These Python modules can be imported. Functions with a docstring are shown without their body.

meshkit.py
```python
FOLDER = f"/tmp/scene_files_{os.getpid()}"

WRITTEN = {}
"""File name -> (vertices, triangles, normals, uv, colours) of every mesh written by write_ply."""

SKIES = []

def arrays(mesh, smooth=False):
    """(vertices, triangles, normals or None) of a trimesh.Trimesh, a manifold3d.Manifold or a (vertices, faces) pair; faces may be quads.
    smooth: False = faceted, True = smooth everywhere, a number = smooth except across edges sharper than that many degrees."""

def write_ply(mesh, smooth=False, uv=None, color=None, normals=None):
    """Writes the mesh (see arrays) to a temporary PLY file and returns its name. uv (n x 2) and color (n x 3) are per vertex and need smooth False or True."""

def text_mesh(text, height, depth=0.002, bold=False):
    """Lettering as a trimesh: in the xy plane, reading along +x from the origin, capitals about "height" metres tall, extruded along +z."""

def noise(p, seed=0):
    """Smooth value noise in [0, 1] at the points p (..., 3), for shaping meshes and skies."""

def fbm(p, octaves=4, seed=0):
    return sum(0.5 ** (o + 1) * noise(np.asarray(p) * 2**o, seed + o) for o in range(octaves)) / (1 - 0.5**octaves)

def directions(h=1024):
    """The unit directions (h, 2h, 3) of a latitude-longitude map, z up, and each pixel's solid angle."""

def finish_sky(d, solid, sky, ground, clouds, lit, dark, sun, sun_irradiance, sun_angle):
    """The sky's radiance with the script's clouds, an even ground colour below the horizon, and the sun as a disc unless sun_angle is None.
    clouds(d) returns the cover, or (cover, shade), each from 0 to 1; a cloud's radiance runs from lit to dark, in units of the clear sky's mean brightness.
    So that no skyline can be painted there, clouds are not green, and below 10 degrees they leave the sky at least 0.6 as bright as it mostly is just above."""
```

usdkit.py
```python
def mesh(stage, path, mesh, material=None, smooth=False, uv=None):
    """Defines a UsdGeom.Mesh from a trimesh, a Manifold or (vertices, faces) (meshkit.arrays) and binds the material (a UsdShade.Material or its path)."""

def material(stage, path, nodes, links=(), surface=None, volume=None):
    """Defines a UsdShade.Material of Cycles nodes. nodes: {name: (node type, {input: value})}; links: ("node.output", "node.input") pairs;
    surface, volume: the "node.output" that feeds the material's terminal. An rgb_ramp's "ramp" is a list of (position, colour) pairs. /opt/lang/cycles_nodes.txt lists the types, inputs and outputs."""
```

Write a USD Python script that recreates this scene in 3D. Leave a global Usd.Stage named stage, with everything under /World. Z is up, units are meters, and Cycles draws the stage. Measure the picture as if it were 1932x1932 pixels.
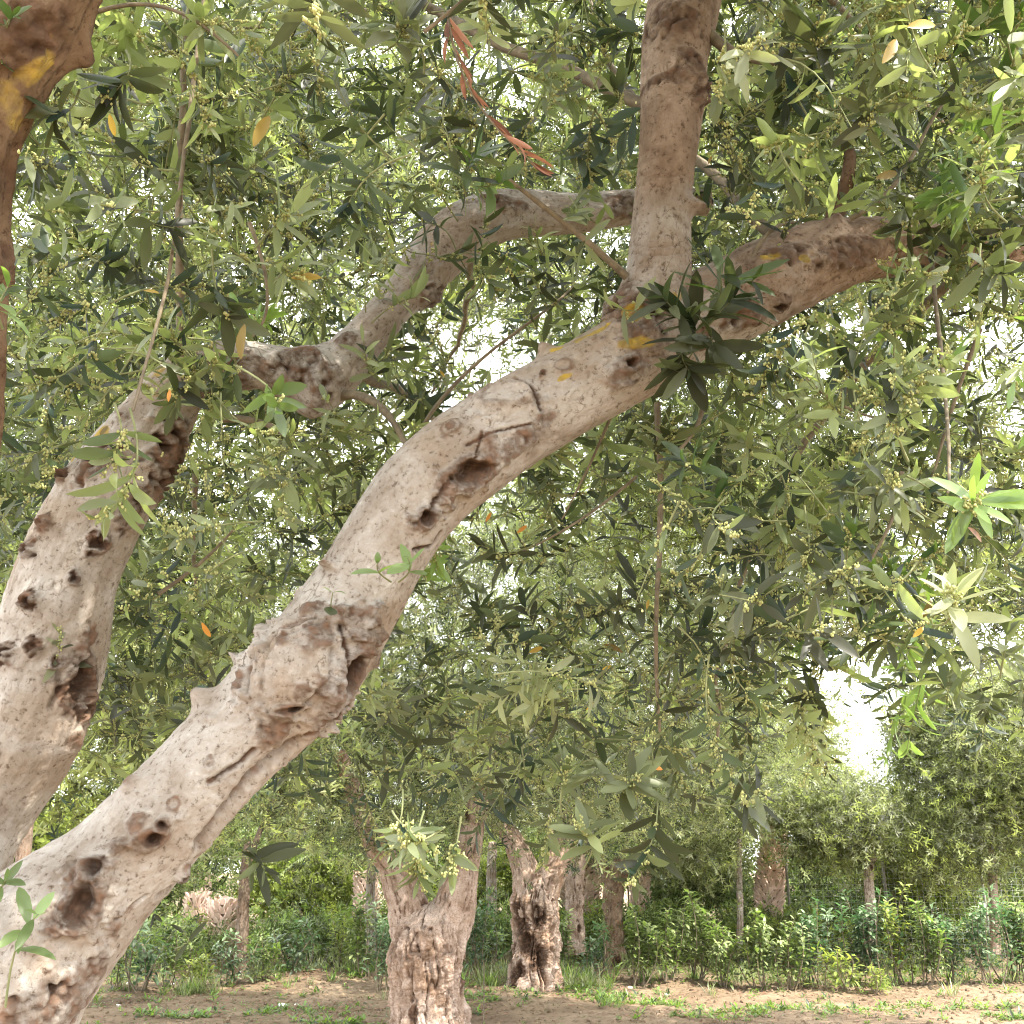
import math
import numpy as np, trimesh, usdkit, meshkit
from scipy.interpolate import CubicSpline, PchipInterpolator
from scipy.spatial import cKDTree
from pxr import Gf, Sdf, Usd, UsdGeom, UsdLux, UsdShade, Vt

# ------------------------------------------------------------------ camera, sky, sun, exposure
stage = Usd.Stage.CreateInMemory()
UsdGeom.SetStageUpAxis(stage, 'Z'); UsdGeom.SetStageMetersPerUnit(stage, 1.0)
UsdGeom.Xform.Define(stage, '/World'); UsdGeom.Scope.Define(stage, '/World/Looks')
EYE = np.array([0, 0, 1.5]); PITCH = math.radians(19.6); HALF = 0.51; EXPOSURE = 2.1
cam = UsdGeom.Camera.Define(stage, '/World/camera')
cam.AddTranslateOp().Set(Gf.Vec3d(*EYE)); cam.AddRotateXOp().Set(90 + math.degrees(PITCH))
cam.CreateHorizontalApertureAttr(36.0); cam.CreateVerticalApertureAttr(36.0)
cam.CreateFocalLengthAttr(18 / HALF); cam.CreateExposureAttr(EXPOSURE)
cam.CreateClippingRangeAttr(Gf.Vec2f(0.05, 5000))
SUN = np.array([0.46, -0.40, 0.79]); SUN /= np.linalg.norm(SUN)
dome = UsdLux.DomeLight.Define(stage, '/World/sky')
skym = usdkit.material(stage, '/World/Looks/sky', {
    'tc': ('texture_coordinate', {}),
    'cloud': ('noise_texture', {'scale': 2.2, 'detail': 6.0, 'roughness': 0.55}),
    'cover': ('rgb_ramp', {'ramp': [(0.30, (0.5,) * 3), (0.55, (0.97,) * 3)]}),
    'sky': ('sky_texture', {'sky_type': 'single_scattering', 'sun_disc': False, 'sun_elevation': math.asin(SUN[2]), 'sun_rotation': math.atan2(SUN[0], SUN[1]), 'aerosol_density': 2.0}),
    'mix': ('mix_color', {'b': (10.0, 10.2, 10.5), 'use_clamp': False}),
    'bg': ('background_shader', {'strength': 0.15})},
    [('tc.generated', 'cloud.vector'), ('cloud.fac', 'cover.fac'), ('cover.color', 'mix.fac'), ('sky.color', 'mix.a'), ('mix.result', 'bg.color')], surface='bg.background')
UsdShade.MaterialBindingAPI.Apply(dome.GetPrim()).Bind(skym)
dome.GetPrim().SetCustomDataByKey('kind', 'structure')
sun = UsdLux.DistantLight.Define(stage, '/World/sun')
sun.CreateIntensityAttr(0.95); sun.CreateAngleAttr(0.5); sun.CreateNormalizeAttr(True); sun.CreateColorAttr(Gf.Vec3f(1.0, 0.93, 0.82))
sun.AddRotateZOp().Set(math.degrees(math.atan2(SUN[1], SUN[0])) + 90); sun.AddRotateXOp().Set(math.degrees(math.acos(SUN[2])))

# ------------------------------------------------------------------ helpers
F = 966 / HALF
FW = np.array([0, math.cos(PITCH), math.sin(PITCH)]); UP = np.array([0, -math.sin(PITCH), math.cos(PITCH)]); RT = np.array([1.0, 0, 0])
rng = np.random.default_rng(7)


def pix(px, py, d):
    """A point of the place at depth d (metres along the view), measured in the photograph at 1932 pixels."""
    return EYE + RT * (px - 966) / F * d - UP * (py - 966) / F * d + FW * d


def proj(P):
    q = np.asarray(P) - EYE
    d = q @ FW
    dd = np.where(np.abs(d) < 1e-6, 1e-6, d)
    return np.stack([966 + (q @ RT) / dd * F, 966 - (q @ UP) / dd * F, d], -1)


def unit(v):
    v = np.asarray(v, float)
    return v / np.maximum(np.linalg.norm(v, axis=-1, keepdims=True), 1e-9)


def sm(a, b, x):
    t = np.clip((x - a) / (b - a), 0, 1)
    return t * t * (3 - 2 * t)


USED = {}


def numbered(parent, name):
    k = USED.get((parent, name), 0)
    USED[(parent, name)] = k + 1
    return f'{parent}/{name}' + (f'_{k:03d}' if k else '')


def tag(p, label=None, cat=None, group=None, kind=None):
    p = p.GetPrim() if hasattr(p, 'GetPrim') else p
    for k, v in (('label', label), ('category', cat), ('group', group), ('kind', kind)):
        if v:
            p.SetCustomDataByKey(k, v)
    return p


def thing(name, loc, label, cat, group=None, rz=0, scale=None):
    x = UsdGeom.Xform.Define(stage, numbered('/World', name))
    x.AddTranslateOp().Set(Gf.Vec3d(*map(float, loc)))
    if rz:
        x.AddRotateZOp().Set(float(rz))
    if scale:
        x.AddScaleOp().Set(Gf.Vec3f(*([scale] * 3 if np.isscalar(scale) else scale)))
    tag(x, label, cat, group)
    return x


def part(parent, name, vf, mat, loc=(0, 0, 0), smooth=True, attrs=None, label=None, kind=None, quad=False):
    """One Mesh prim under parent (a prim or a path)."""
    pp = parent if isinstance(parent, str) else str(parent.GetPath())
    v, f = (vf.vertices, vf.faces) if hasattr(vf, 'vertices') else vf
    f = np.asarray(f, int)
    if f.max() + 1 < len(v):
        v = np.asarray(v)[:f.max() + 1]; attrs = {k: np.asarray(a)[:f.max() + 1] for k, a in (attrs or {}).items()}
    m = usdkit.mesh(stage, numbered(pp, name), (np.asarray(v, float) - np.asarray(loc, float), f), mat, smooth=smooth)
    for k, a in (attrs or {}).items():
        UsdGeom.PrimvarsAPI(m).CreatePrimvar(k, Sdf.ValueTypeNames.FloatArray, 'vertex').Set(Vt.FloatArray.FromNumpy(np.asarray(a, np.float32)))
    tag(m, label, None, None, kind)
    return m


def quat_from(M):
    """(n,3,3) rotation matrices, columns = axes, to GfQuath list."""
    from scipy.spatial.transform import Rotation
    q = Rotation.from_matrix(M).as_quat()
    return q


def instancer(parent, name, protos, P, R, S, idx, loc=(0, 0, 0), kind='stuff', label=None):
    """protos: list of lists of (mesh name, (v, f), material, attrs)."""
    pp = parent if isinstance(parent, str) else str(parent.GetPath())
    path = numbered(pp, name)
    pi = UsdGeom.PointInstancer.Define(stage, path)
    paths = []
    if isinstance(protos[0], str):
        paths = protos
    else:
        for k, pr in enumerate(protos):
            x = UsdGeom.Xform.Define(stage, f'{path}/kind_{k:03d}')
            for nm, vf, mat, attrs in pr:
                part(str(x.GetPath()), nm, vf, mat, attrs=attrs)
            paths.append(str(x.GetPath()))
    pi.CreatePrototypesRel().SetTargets([Sdf.Path(p) for p in paths])
    pi.CreatePositionsAttr(Vt.Vec3fArray.FromNumpy((np.asarray(P) - np.asarray(loc)).astype(np.float32)))
    q = quat_from(R)
    pi.CreateOrientationsAttr(Vt.QuathArray([Gf.Quath(float(a[3]), float(a[0]), float(a[1]), float(a[2])) for a in q]))
    pi.CreateScalesAttr(Vt.Vec3fArray.FromNumpy(np.repeat(np.asarray(S, np.float32)[:, None], 3, 1)))
    pi.CreateProtoIndicesAttr(Vt.IntArray.FromNumpy(np.asarray(idx, np.int32)))
    tag(pi, label, None, None, kind)
    return paths


class MB:
    """Collects pieces into one mesh with float attributes."""
    def __init__(s): s.v, s.f, s.n, s.a = [], [], 0, {}

    def add(s, v, f, **a):
        if len(v) == 0:
            return
        s.v.append(np.asarray(v, float)); s.f.append(np.asarray(f, int) + s.n)
        for k, x in a.items():
            s.a.setdefault(k, []).append(np.broadcast_to(np.asarray(x, float), (len(v),)))
        s.n += len(v)

    def get(s): return np.vstack(s.v), np.vstack(s.f)

    def attrs(s): return {k: np.concatenate(x) for k, x in s.a.items()}


# ------------------------------------------------------------------ materials
def M(name, nodes, links, surface): return usdkit.material(stage, '/World/Looks/' + name, nodes, links, surface=surface)


def bark(name, light, mid, dark, wound=(0.075, 0.045, 0.029), scale=7.0, bump=0.55, tan=None, pale=None):
    tan = tan or tuple(a * b for a, b in zip(mid, (.85, .74, .62)))
    n = {'g': ('geometry', {}), 'w': ('attribute', {'attribute': 'wound'}), 'l': ('attribute', {'attribute': 'lichen'}),
         'n1': ('noise_texture', {'scale': scale, 'detail': 7.0, 'roughness': 0.62, 'distortion': 0.6}),
         'r1': ('rgb_ramp', {'ramp': [(0.30, dark), (0.45, mid), (0.60, light), (0.75, tuple(min(1, 1.12 * c) for c in light))]}),
         'n2': ('noise_texture', {'scale': 75.0, 'detail': 4.0, 'roughness': 0.7}),
         'r2': ('rgb_ramp', {'ramp': [(0.33, (0.40, 0.34, 0.30)), (0.44, (0.92, 0.91, 0.89)), (0.62, (1, 1, 1)), (0.70, (1.18, 1.2, 1.2))]}),
         'n4': ('noise_texture', {'scale': 2.6, 'detail': 5.0, 'roughness': 0.6, 'distortion': 1.0}), 'k4': ('map_range', {'range_type': 'smoothstep', 'from_min': 0.46, 'from_max': 0.66, 'to_max': 0.75, 'clamp': True}), 'm4': ('mix_color', {'b': tan}),
         'm1': ('mix_color', {'blend_type': 'multiply', 'fac': 1.0, 'use_clamp': False}),
         'n3': ('noise_texture', {'scale': 26.0, 'detail': 5.0, 'roughness': 0.65}),
         'wn': ('math', {'math_type': 'multiply_add', 'value2': 1.5}), 'wo': ('math', {'math_type': 'add', 'value2': -0.75}),
         'wa': ('math', {'math_type': 'add'}), 'wk': ('map_range', {'range_type': 'smoothstep', 'from_min': 0.14, 'from_max': 0.86, 'clamp': True}),
         'wg': ('math', {'math_type': 'multiply'}),
         'wc': ('rgb_ramp', {'ramp': [(0.35, tuple(0.55 * c for c in wound)), (0.5, wound), (0.66, tuple(2.1 * c for c in wound))]}),
         'm2': ('mix_color', {}),
         'lc': ('rgb_ramp', {'ramp': [(0.4, (0.23, 0.17, 0.06)), (0.6, (0.36, 0.25, 0.04))]}),
         'la': ('math', {'math_type': 'multiply'}), 'lr': ('map_range', {'range_type': 'smoothstep', 'from_min': 0.27, 'from_max': 0.52, 'clamp': True}),
         'm3': ('mix_color', {}),
         
         'bh': ('math', {'math_type': 'multiply_add', 'value2': 0.5}),
         'gu': ('attribute', {'attribute': 'gu'}), 'gc': ('attribute', {'attribute': 'gc'}), 'gs': ('attribute', {'attribute': 'gs'}), 'gx': ('combine_xyz', {}),
         'gm': ('mapping', {'scale': (30.0, 58.0, 58.0)}), 'gm2': ('mapping', {'scale': (16.0, 42.0, 42.0)}), 'gd': ('mix_color', {'blend_type': 'add', 'fac': 1.0, 'use_clamp': False}),
         've': ('voronoi_texture', {'feature': 'distance_to_edge', 'scale': 1.0}), 'vk': ('map_range', {'from_min': 0.0, 'from_max': 0.045, 'to_min': 1.0, 'to_max': 0.0, 'clamp': True}),
         'vm': ('map_range', {'range_type': 'smoothstep', 'from_min': 0.53, 'from_max': 0.70, 'clamp': True}), 'vx': ('math', {'math_type': 'multiply'}), 'm6': ('mix_color', {'b': tuple(0.7 * c for c in dark)}), 'vh': ('math', {'math_type': 'multiply_add', 'value2': -0.55}), 'gn': ('noise_texture', {'scale': 1.0, 'detail': 6.0, 'roughness': 0.65, 'distortion': 0.8}), 'gr': ('rgb_ramp', {'ramp': [(0.28, (0.5, 0.42, 0.36)), (0.42, (0.9, 0.88, 0.86)), (0.6, (1.0, 1.0, 1.0)), (0.74, (1.15, 1.15, 1.16))]}),
         'm5': ('mix_color', {'blend_type': 'multiply', 'fac': 0.65, 'use_clamp': False}), 'gh': ('math', {'math_type': 'multiply_add', 'value2': 1.1}),
         'b': ('bump', {'strength': bump, 'distance': 0.008}),
         'p': ('principled_bsdf', {'roughness': 0.88, 'specular_ior_level': 0.2})}
    L = [('g.position', x + '.vector') for x in ('n1', 'n2', 'n3', 'n4')] + [
        ('n1.fac', 'r1.fac'), ('n2.fac', 'r2.fac'), ('r1.color', 'm4.a'), ('n4.fac', 'k4.value'), ('k4.result', 'm4.fac'), ('m4.result', 'm1.a'), ('r2.color', 'm1.b'),
        ('n3.fac', 'wn.value1'), ('wo.value', 'wn.value3'), ('wn.value', 'wa.value1'), ('w.fac', 'wa.value2'), ('wa.value', 'wk.value'),
        ('n3.fac', 'wc.fac'), ('gu.fac', 'gx.x'), ('gc.fac', 'gx.y'), ('gs.fac', 'gx.z'), ('gx.vector', 'gm.vector'), ('gm.vector', 'gn.vector'), ('gn.fac', 'gr.fac'), ('gx.vector', 'gm2.vector'), ('gm2.vector', 'gd.a'), ('n3.color', 'gd.b'), ('gd.result', 've.vector'), ('ve.distance', 'vk.value'), ('n1.fac', 'vm.value'), ('vk.result', 'vx.value1'), ('vm.result', 'vx.value2'), ('vx.value', 'm6.fac'), ('m1.result', 'm6.a'), ('m6.result', 'm5.a'), ('vx.value', 'vh.value1'), ('gh.value', 'vh.value3'), ('gr.color', 'm5.b'), ('gn.fac', 'gh.value1'), ('m5.result', 'm2.a'), ('wc.color', 'm2.b'), ('wk.result', 'm2.fac'),
        ('l.fac', 'la.value1'), ('n1.fac', 'la.value2'), ('la.value', 'lr.value'), ('n3.fac', 'lc.fac'), ('m2.result', 'm3.a'), ('lc.color', 'm3.b'), ('lr.result', 'm3.fac'),
        ('m3.result', 'p.base_color'), ('n2.fac', 'bh.value1'), ('n3.fac', 'bh.value3'), ('bh.value', 'gh.value3'), ('vh.value', 'b.height'), ('b.normal', 'p.normal')]
    del n['wo'], n['wg']
    if pale:
        n |= {'pa': ('attribute', {'attribute': 'pale'}), 'pr': ('rgb_ramp', {'ramp': [(0.30, pale[2]), (0.45, pale[1]), (0.60, pale[0])]}), 'pm': ('mix_color', {})}
        L = [x for x in L if x != ('r1.color', 'm4.a')] + [('n1.fac', 'pr.fac'), ('pa.fac', 'pm.fac'), ('r1.color', 'pm.a'), ('pr.color', 'pm.b'), ('pm.result', 'm4.a')]
    L = [x for x in L if x[0] != 'wo.value']
    n['wn'] = ('math', {'math_type': 'multiply_add', 'value2': 1.5, 'value3': -0.75})
    return M(name, n, L, 'p.BSDF')


def leafmat(name, dark, light, under, trans, rough=0.42, tw=0.4, spec=0.5):
    n = {'t': ('attribute', {'attribute': 'tone'}), 'g': ('geometry', {}),
         'r': ('rgb_ramp', {'ramp': [(0.0, dark), (1.0, light)]}),
         'ru': ('rgb_ramp', {'ramp': [(0.0, tuple(0.11 * c for c in under)), (0.45, tuple(0.72 * c for c in under)), (1.0, tuple(1.2 * c for c in under))]}),
         'rt': ('rgb_ramp', {'ramp': [(0.0, tuple(0.2 * c for c in trans)), (1.0, tuple(1.3 * c for c in trans))]}),
         'm': ('mix_color', {}), 'nz': ('noise_texture', {'scale': 45.0, 'detail': 2.0}), 'mm': ('mix_color', {'blend_type': 'overlay', 'fac': 0.45}),
         'p': ('principled_bsdf', {'roughness': rough, 'specular_ior_level': spec}), 'tr': ('translucent_bsdf', {}), 'mix': ('mix_closure', {'fac': tw})}
    L = [('t.fac', 'r.fac'), ('t.fac', 'ru.fac'), ('t.fac', 'rt.fac'), ('r.color', 'm.a'), ('ru.color', 'm.b'), ('g.backfacing', 'm.fac'),
         ('g.position', 'nz.vector'), ('m.result', 'mm.a'), ('nz.color', 'mm.b'), ('m.result', 'p.base_color'), ('rt.color', 'tr.color'), ('p.BSDF', 'mix.closure1'), ('tr.BSDF', 'mix.closure2')]
    del n['mm'], n['nz']
    L = [x for x in L if 'mm.' not in x[1] and 'nz.' not in x[1]]
    return M(name, n, L, 'mix.closure')


def plain(name, c1, c2, scale=20.0, rough=0.8, bump=0.3, dist=0.01):
    return M(name, {'g': ('geometry', {}), 'n': ('noise_texture', {'scale': scale, 'detail': 5.0, 'roughness': 0.6}), 'r': ('rgb_ramp', {'ramp': [(0.3, c1), (0.7, c2)]}),
                    'b': ('bump', {'strength': bump, 'distance': dist}), 'p': ('principled_bsdf', {'roughness': rough, 'specular_ior_level': 0.25})},
             [('g.position', 'n.vector'), ('n.fac', 'r.fac'), ('r.color', 'p.base_color'), ('n.fac', 'b.height'), ('b.normal', 'p.normal')], 'p.BSDF')


BARK_MAIN = bark('bark_pale', (0.385, 0.36, 0.325), (0.305, 0.27, 0.232), (0.19, 0.148, 0.112))
BARK_BROWN = bark('bark_brown', (0.32, 0.24, 0.175), (0.22, 0.155, 0.108), (0.115, 0.074, 0.05), scale=10, pale=((0.385, 0.36, 0.325), (0.305, 0.27, 0.232), (0.19, 0.148, 0.112)))
BARK_DARK = bark('bark_russet', (0.16, 0.11, 0.068), (0.115, 0.073, 0.043), (0.065, 0.04, 0.025), scale=12)
BARK_OLD = bark('bark_old', (0.42, 0.34, 0.285), (0.30, 0.225, 0.175), (0.16, 0.11, 0.08), scale=6, bump=0.8)
TWIG = plain('twig_bark', (0.10, 0.08, 0.055), (0.22, 0.18, 0.12), 40)
TWIG_GREEN = plain('green_twig', (0.12, 0.14, 0.06), (0.22, 0.23, 0.11), 40)
BARK_DIM = bark('bark_dim', (0.2, 0.155, 0.12), (0.14, 0.105, 0.08), (0.08, 0.06, 0.045))
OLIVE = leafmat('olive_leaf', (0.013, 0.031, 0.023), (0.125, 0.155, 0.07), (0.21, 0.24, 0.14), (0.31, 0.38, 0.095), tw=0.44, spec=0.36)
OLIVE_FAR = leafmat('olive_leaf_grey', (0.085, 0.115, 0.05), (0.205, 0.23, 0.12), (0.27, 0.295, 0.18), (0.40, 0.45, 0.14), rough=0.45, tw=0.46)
SPROUT = leafmat('sprout_leaf', (0.035, 0.085, 0.03), (0.13, 0.21, 0.05), (0.15, 0.21, 0.09), (0.24, 0.38, 0.05), rough=0.35)
YELLOW = leafmat('yellow_leaf', (0.42, 0.26, 0.02), (0.55, 0.36, 0.03), (0.45, 0.32, 0.06), (0.6, 0.38, 0.03))
ORANGE = leafmat('orange_leaf', (0.55, 0.20, 0.02), (0.62, 0.28, 0.03), (0.5, 0.22, 0.05), (0.65, 0.28, 0.03))
DEAD = leafmat('dry_leaf', (0.33, 0.15, 0.09), (0.52, 0.28, 0.19), (0.26, 0.12, 0.08), (0.2, 0.08, 0.04), rough=0.7, tw=0.15)
STRAW_LEAF = leafmat('straw_leaf', (0.22, 0.15, 0.08), (0.4, 0.31, 0.17), (0.3, 0.22, 0.12), (0.2, 0.14, 0.06), rough=0.7, tw=0.1)
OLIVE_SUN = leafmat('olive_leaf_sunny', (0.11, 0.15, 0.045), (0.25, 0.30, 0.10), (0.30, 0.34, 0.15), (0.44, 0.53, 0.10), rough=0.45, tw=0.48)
BUD = leafmat('olive_bud', (0.33, 0.36, 0.12), (0.56, 0.55, 0.25), (0.42, 0.42, 0.2), (0.4, 0.42, 0.15), rough=0.6, tw=0.3, spec=0.2)
SHRUB = leafmat('shrub_leaf', (0.125, 0.17, 0.055), (0.28, 0.31, 0.10), (0.25, 0.30, 0.12), (0.20, 0.34, 0.05), tw=0.38)
SHRUB_BLUE = leafmat('shrub_leaf_blue', (0.085, 0.145, 0.075), (0.19, 0.255, 0.125), (0.19, 0.26, 0.14), (0.1, 0.24, 0.07), tw=0.3)
SHRUB_LIME = leafmat('shrub_leaf_lime', (0.10, 0.17, 0.025), (0.21, 0.27, 0.04), (0.26, 0.32, 0.08), (0.42, 0.5, 0.08), tw=0.42)
PALM_BASE = leafmat('palm_boot', (0.5, 0.36, 0.29), (0.80, 0.62, 0.53), (0.4, 0.28, 0.2), (0.3, 0.2, 0.1), rough=0.85, tw=0.05, spec=0.1)
WEED = leafmat('weed_leaf', (0.07, 0.15, 0.03), (0.16, 0.26, 0.05), (0.13, 0.2, 0.06), (0.26, 0.4, 0.05), tw=0.35)
STRAW = plain('dry_straw', (0.35, 0.27, 0.13), (0.5, 0.4, 0.22), 30)
STONE = plain('stone', (0.45, 0.42, 0.37), (0.72, 0.69, 0.63), 30)
WIRE = plain('fence_wire', (0.22, 0.24, 0.23), (0.32, 0.33, 0.31), 30, rough=0.5)
POST = plain('fence_post', (0.15, 0.15, 0.13), (0.25, 0.24, 0.2), 30)
FLOWER = leafmat('orange_flower', (0.55, 0.22, 0.05), (0.75, 0.42, 0.12), (0.6, 0.3, 0.1), (0.6, 0.3, 0.05), rough=0.7)
WALL = plain('pale_wall', (0.62, 0.55, 0.48), (0.75, 0.68, 0.60), 3)

# ------------------------------------------------------------------ leaf, sprig and tube makers
T6, W6 = np.array([0, .13, .36, .62, .86, 1.0]), np.array([.12, .55, .96, 1.0, .62, .04])
T4, W4 = np.array([0, .33, .7, 1.0]), np.array([.15, .95, .9, .05])
T3, W3 = np.array([0, .5, 1.0]), np.array([.2, 1.0, .06])


def leaves(B, D, U, L, W, curl, fold=0.25, T=T6, PW=W6):
    """n leaves as one vertex array (n, k*3, 3) and the triangles of one leaf: midrib folded, bent along the length."""
    D = unit(D); U = unit(U - D * (U * D).sum(-1, keepdims=True)); S = np.cross(D, U)
    n, k = len(B), len(T)
    c = np.where(np.abs(curl) < 1e-3, 1e-3, curl)[:, None]
    a = (np.sin(c * T) / c * L[:, None])[..., None]; b = ((1 - np.cos(c * T)) / c * L[:, None])[..., None]
    mid = B[:, None] + D[:, None] * a - U[:, None] * b
    wid = (W[:, None] * PW / 2)[..., None]
    lift = U[:, None] * wid * fold
    v = np.stack([mid - S[:, None] * wid + lift, mid, mid + S[:, None] * wid + lift], 2).reshape(n, k * 3, 3)
    f = []
    for i in range(k - 1):
        for j in (0, 1):
            p = i * 3 + j
            f += [[p, p + 3, p + 1], [p + 1, p + 3, p + 4]]
    return v, np.array(f)


def join(v, f):
    n, k = v.shape[:2]
    return v.reshape(-1, 3), (f[None] + (np.arange(n) * k)[:, None, None]).reshape(-1, 3)


def tube(P, R, sides=5, cap=True):
    P = np.asarray(P, float); R = np.broadcast_to(R, (len(P),))
    t = unit(np.gradient(P, axis=0))
    a = unit(np.cross(t[0], [0.31, 0.17, 0.94] if abs(t[0][2]) < 0.9 else [1, 0.2, 0]))
    A = [a]
    for i in range(1, len(P)):
        a = unit(A[-1] - t[i] * (A[-1] @ t[i])); A.append(a)
    A = np.array(A); Bn = np.cross(t, A); th = np.arange(sides) * 2 * np.pi / sides
    v = P[:, None] + R[:, None, None] * (np.cos(th)[None, :, None] * A[:, None] + np.sin(th)[None, :, None] * Bn[:, None])
    i, j = np.meshgrid(np.arange(len(P) - 1), np.arange(sides), indexing='ij')
    j2 = (j + 1) % sides
    q = np.stack([i * sides + j, i * sides + j2, (i + 1) * sides + j2, (i + 1) * sides + j], -1).reshape(-1, 4)
    f = np.vstack([q[:, [0, 1, 2]], q[:, [0, 2, 3]]])
    v = v.reshape(-1, 3)
    if cap:
        e = np.array([[(len(P) - 1) * sides + k, (len(P) - 1) * sides + (k + 1) % sides, len(v)] for k in range(sides)])
        v = np.vstack([v, P[-1] + t[-1] * R[-1] * 0.5]); f = np.vstack([f, e])
    return v, f


OCT_V, OCT_F = trimesh.creation.icosphere(0).vertices, trimesh.creation.icosphere(0).faces
EIGHT_V = np.array([[1, 0, 0], [-1, 0, 0], [0, 1, 0], [0, -1, 0], [0, 0, 1], [0, 0, -1.0]]); EIGHT_F = np.array([[0, 2, 4], [2, 1, 4], [1, 3, 4], [3, 0, 4], [2, 0, 5], [1, 2, 5], [3, 1, 5], [0, 3, 5]])


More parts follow.
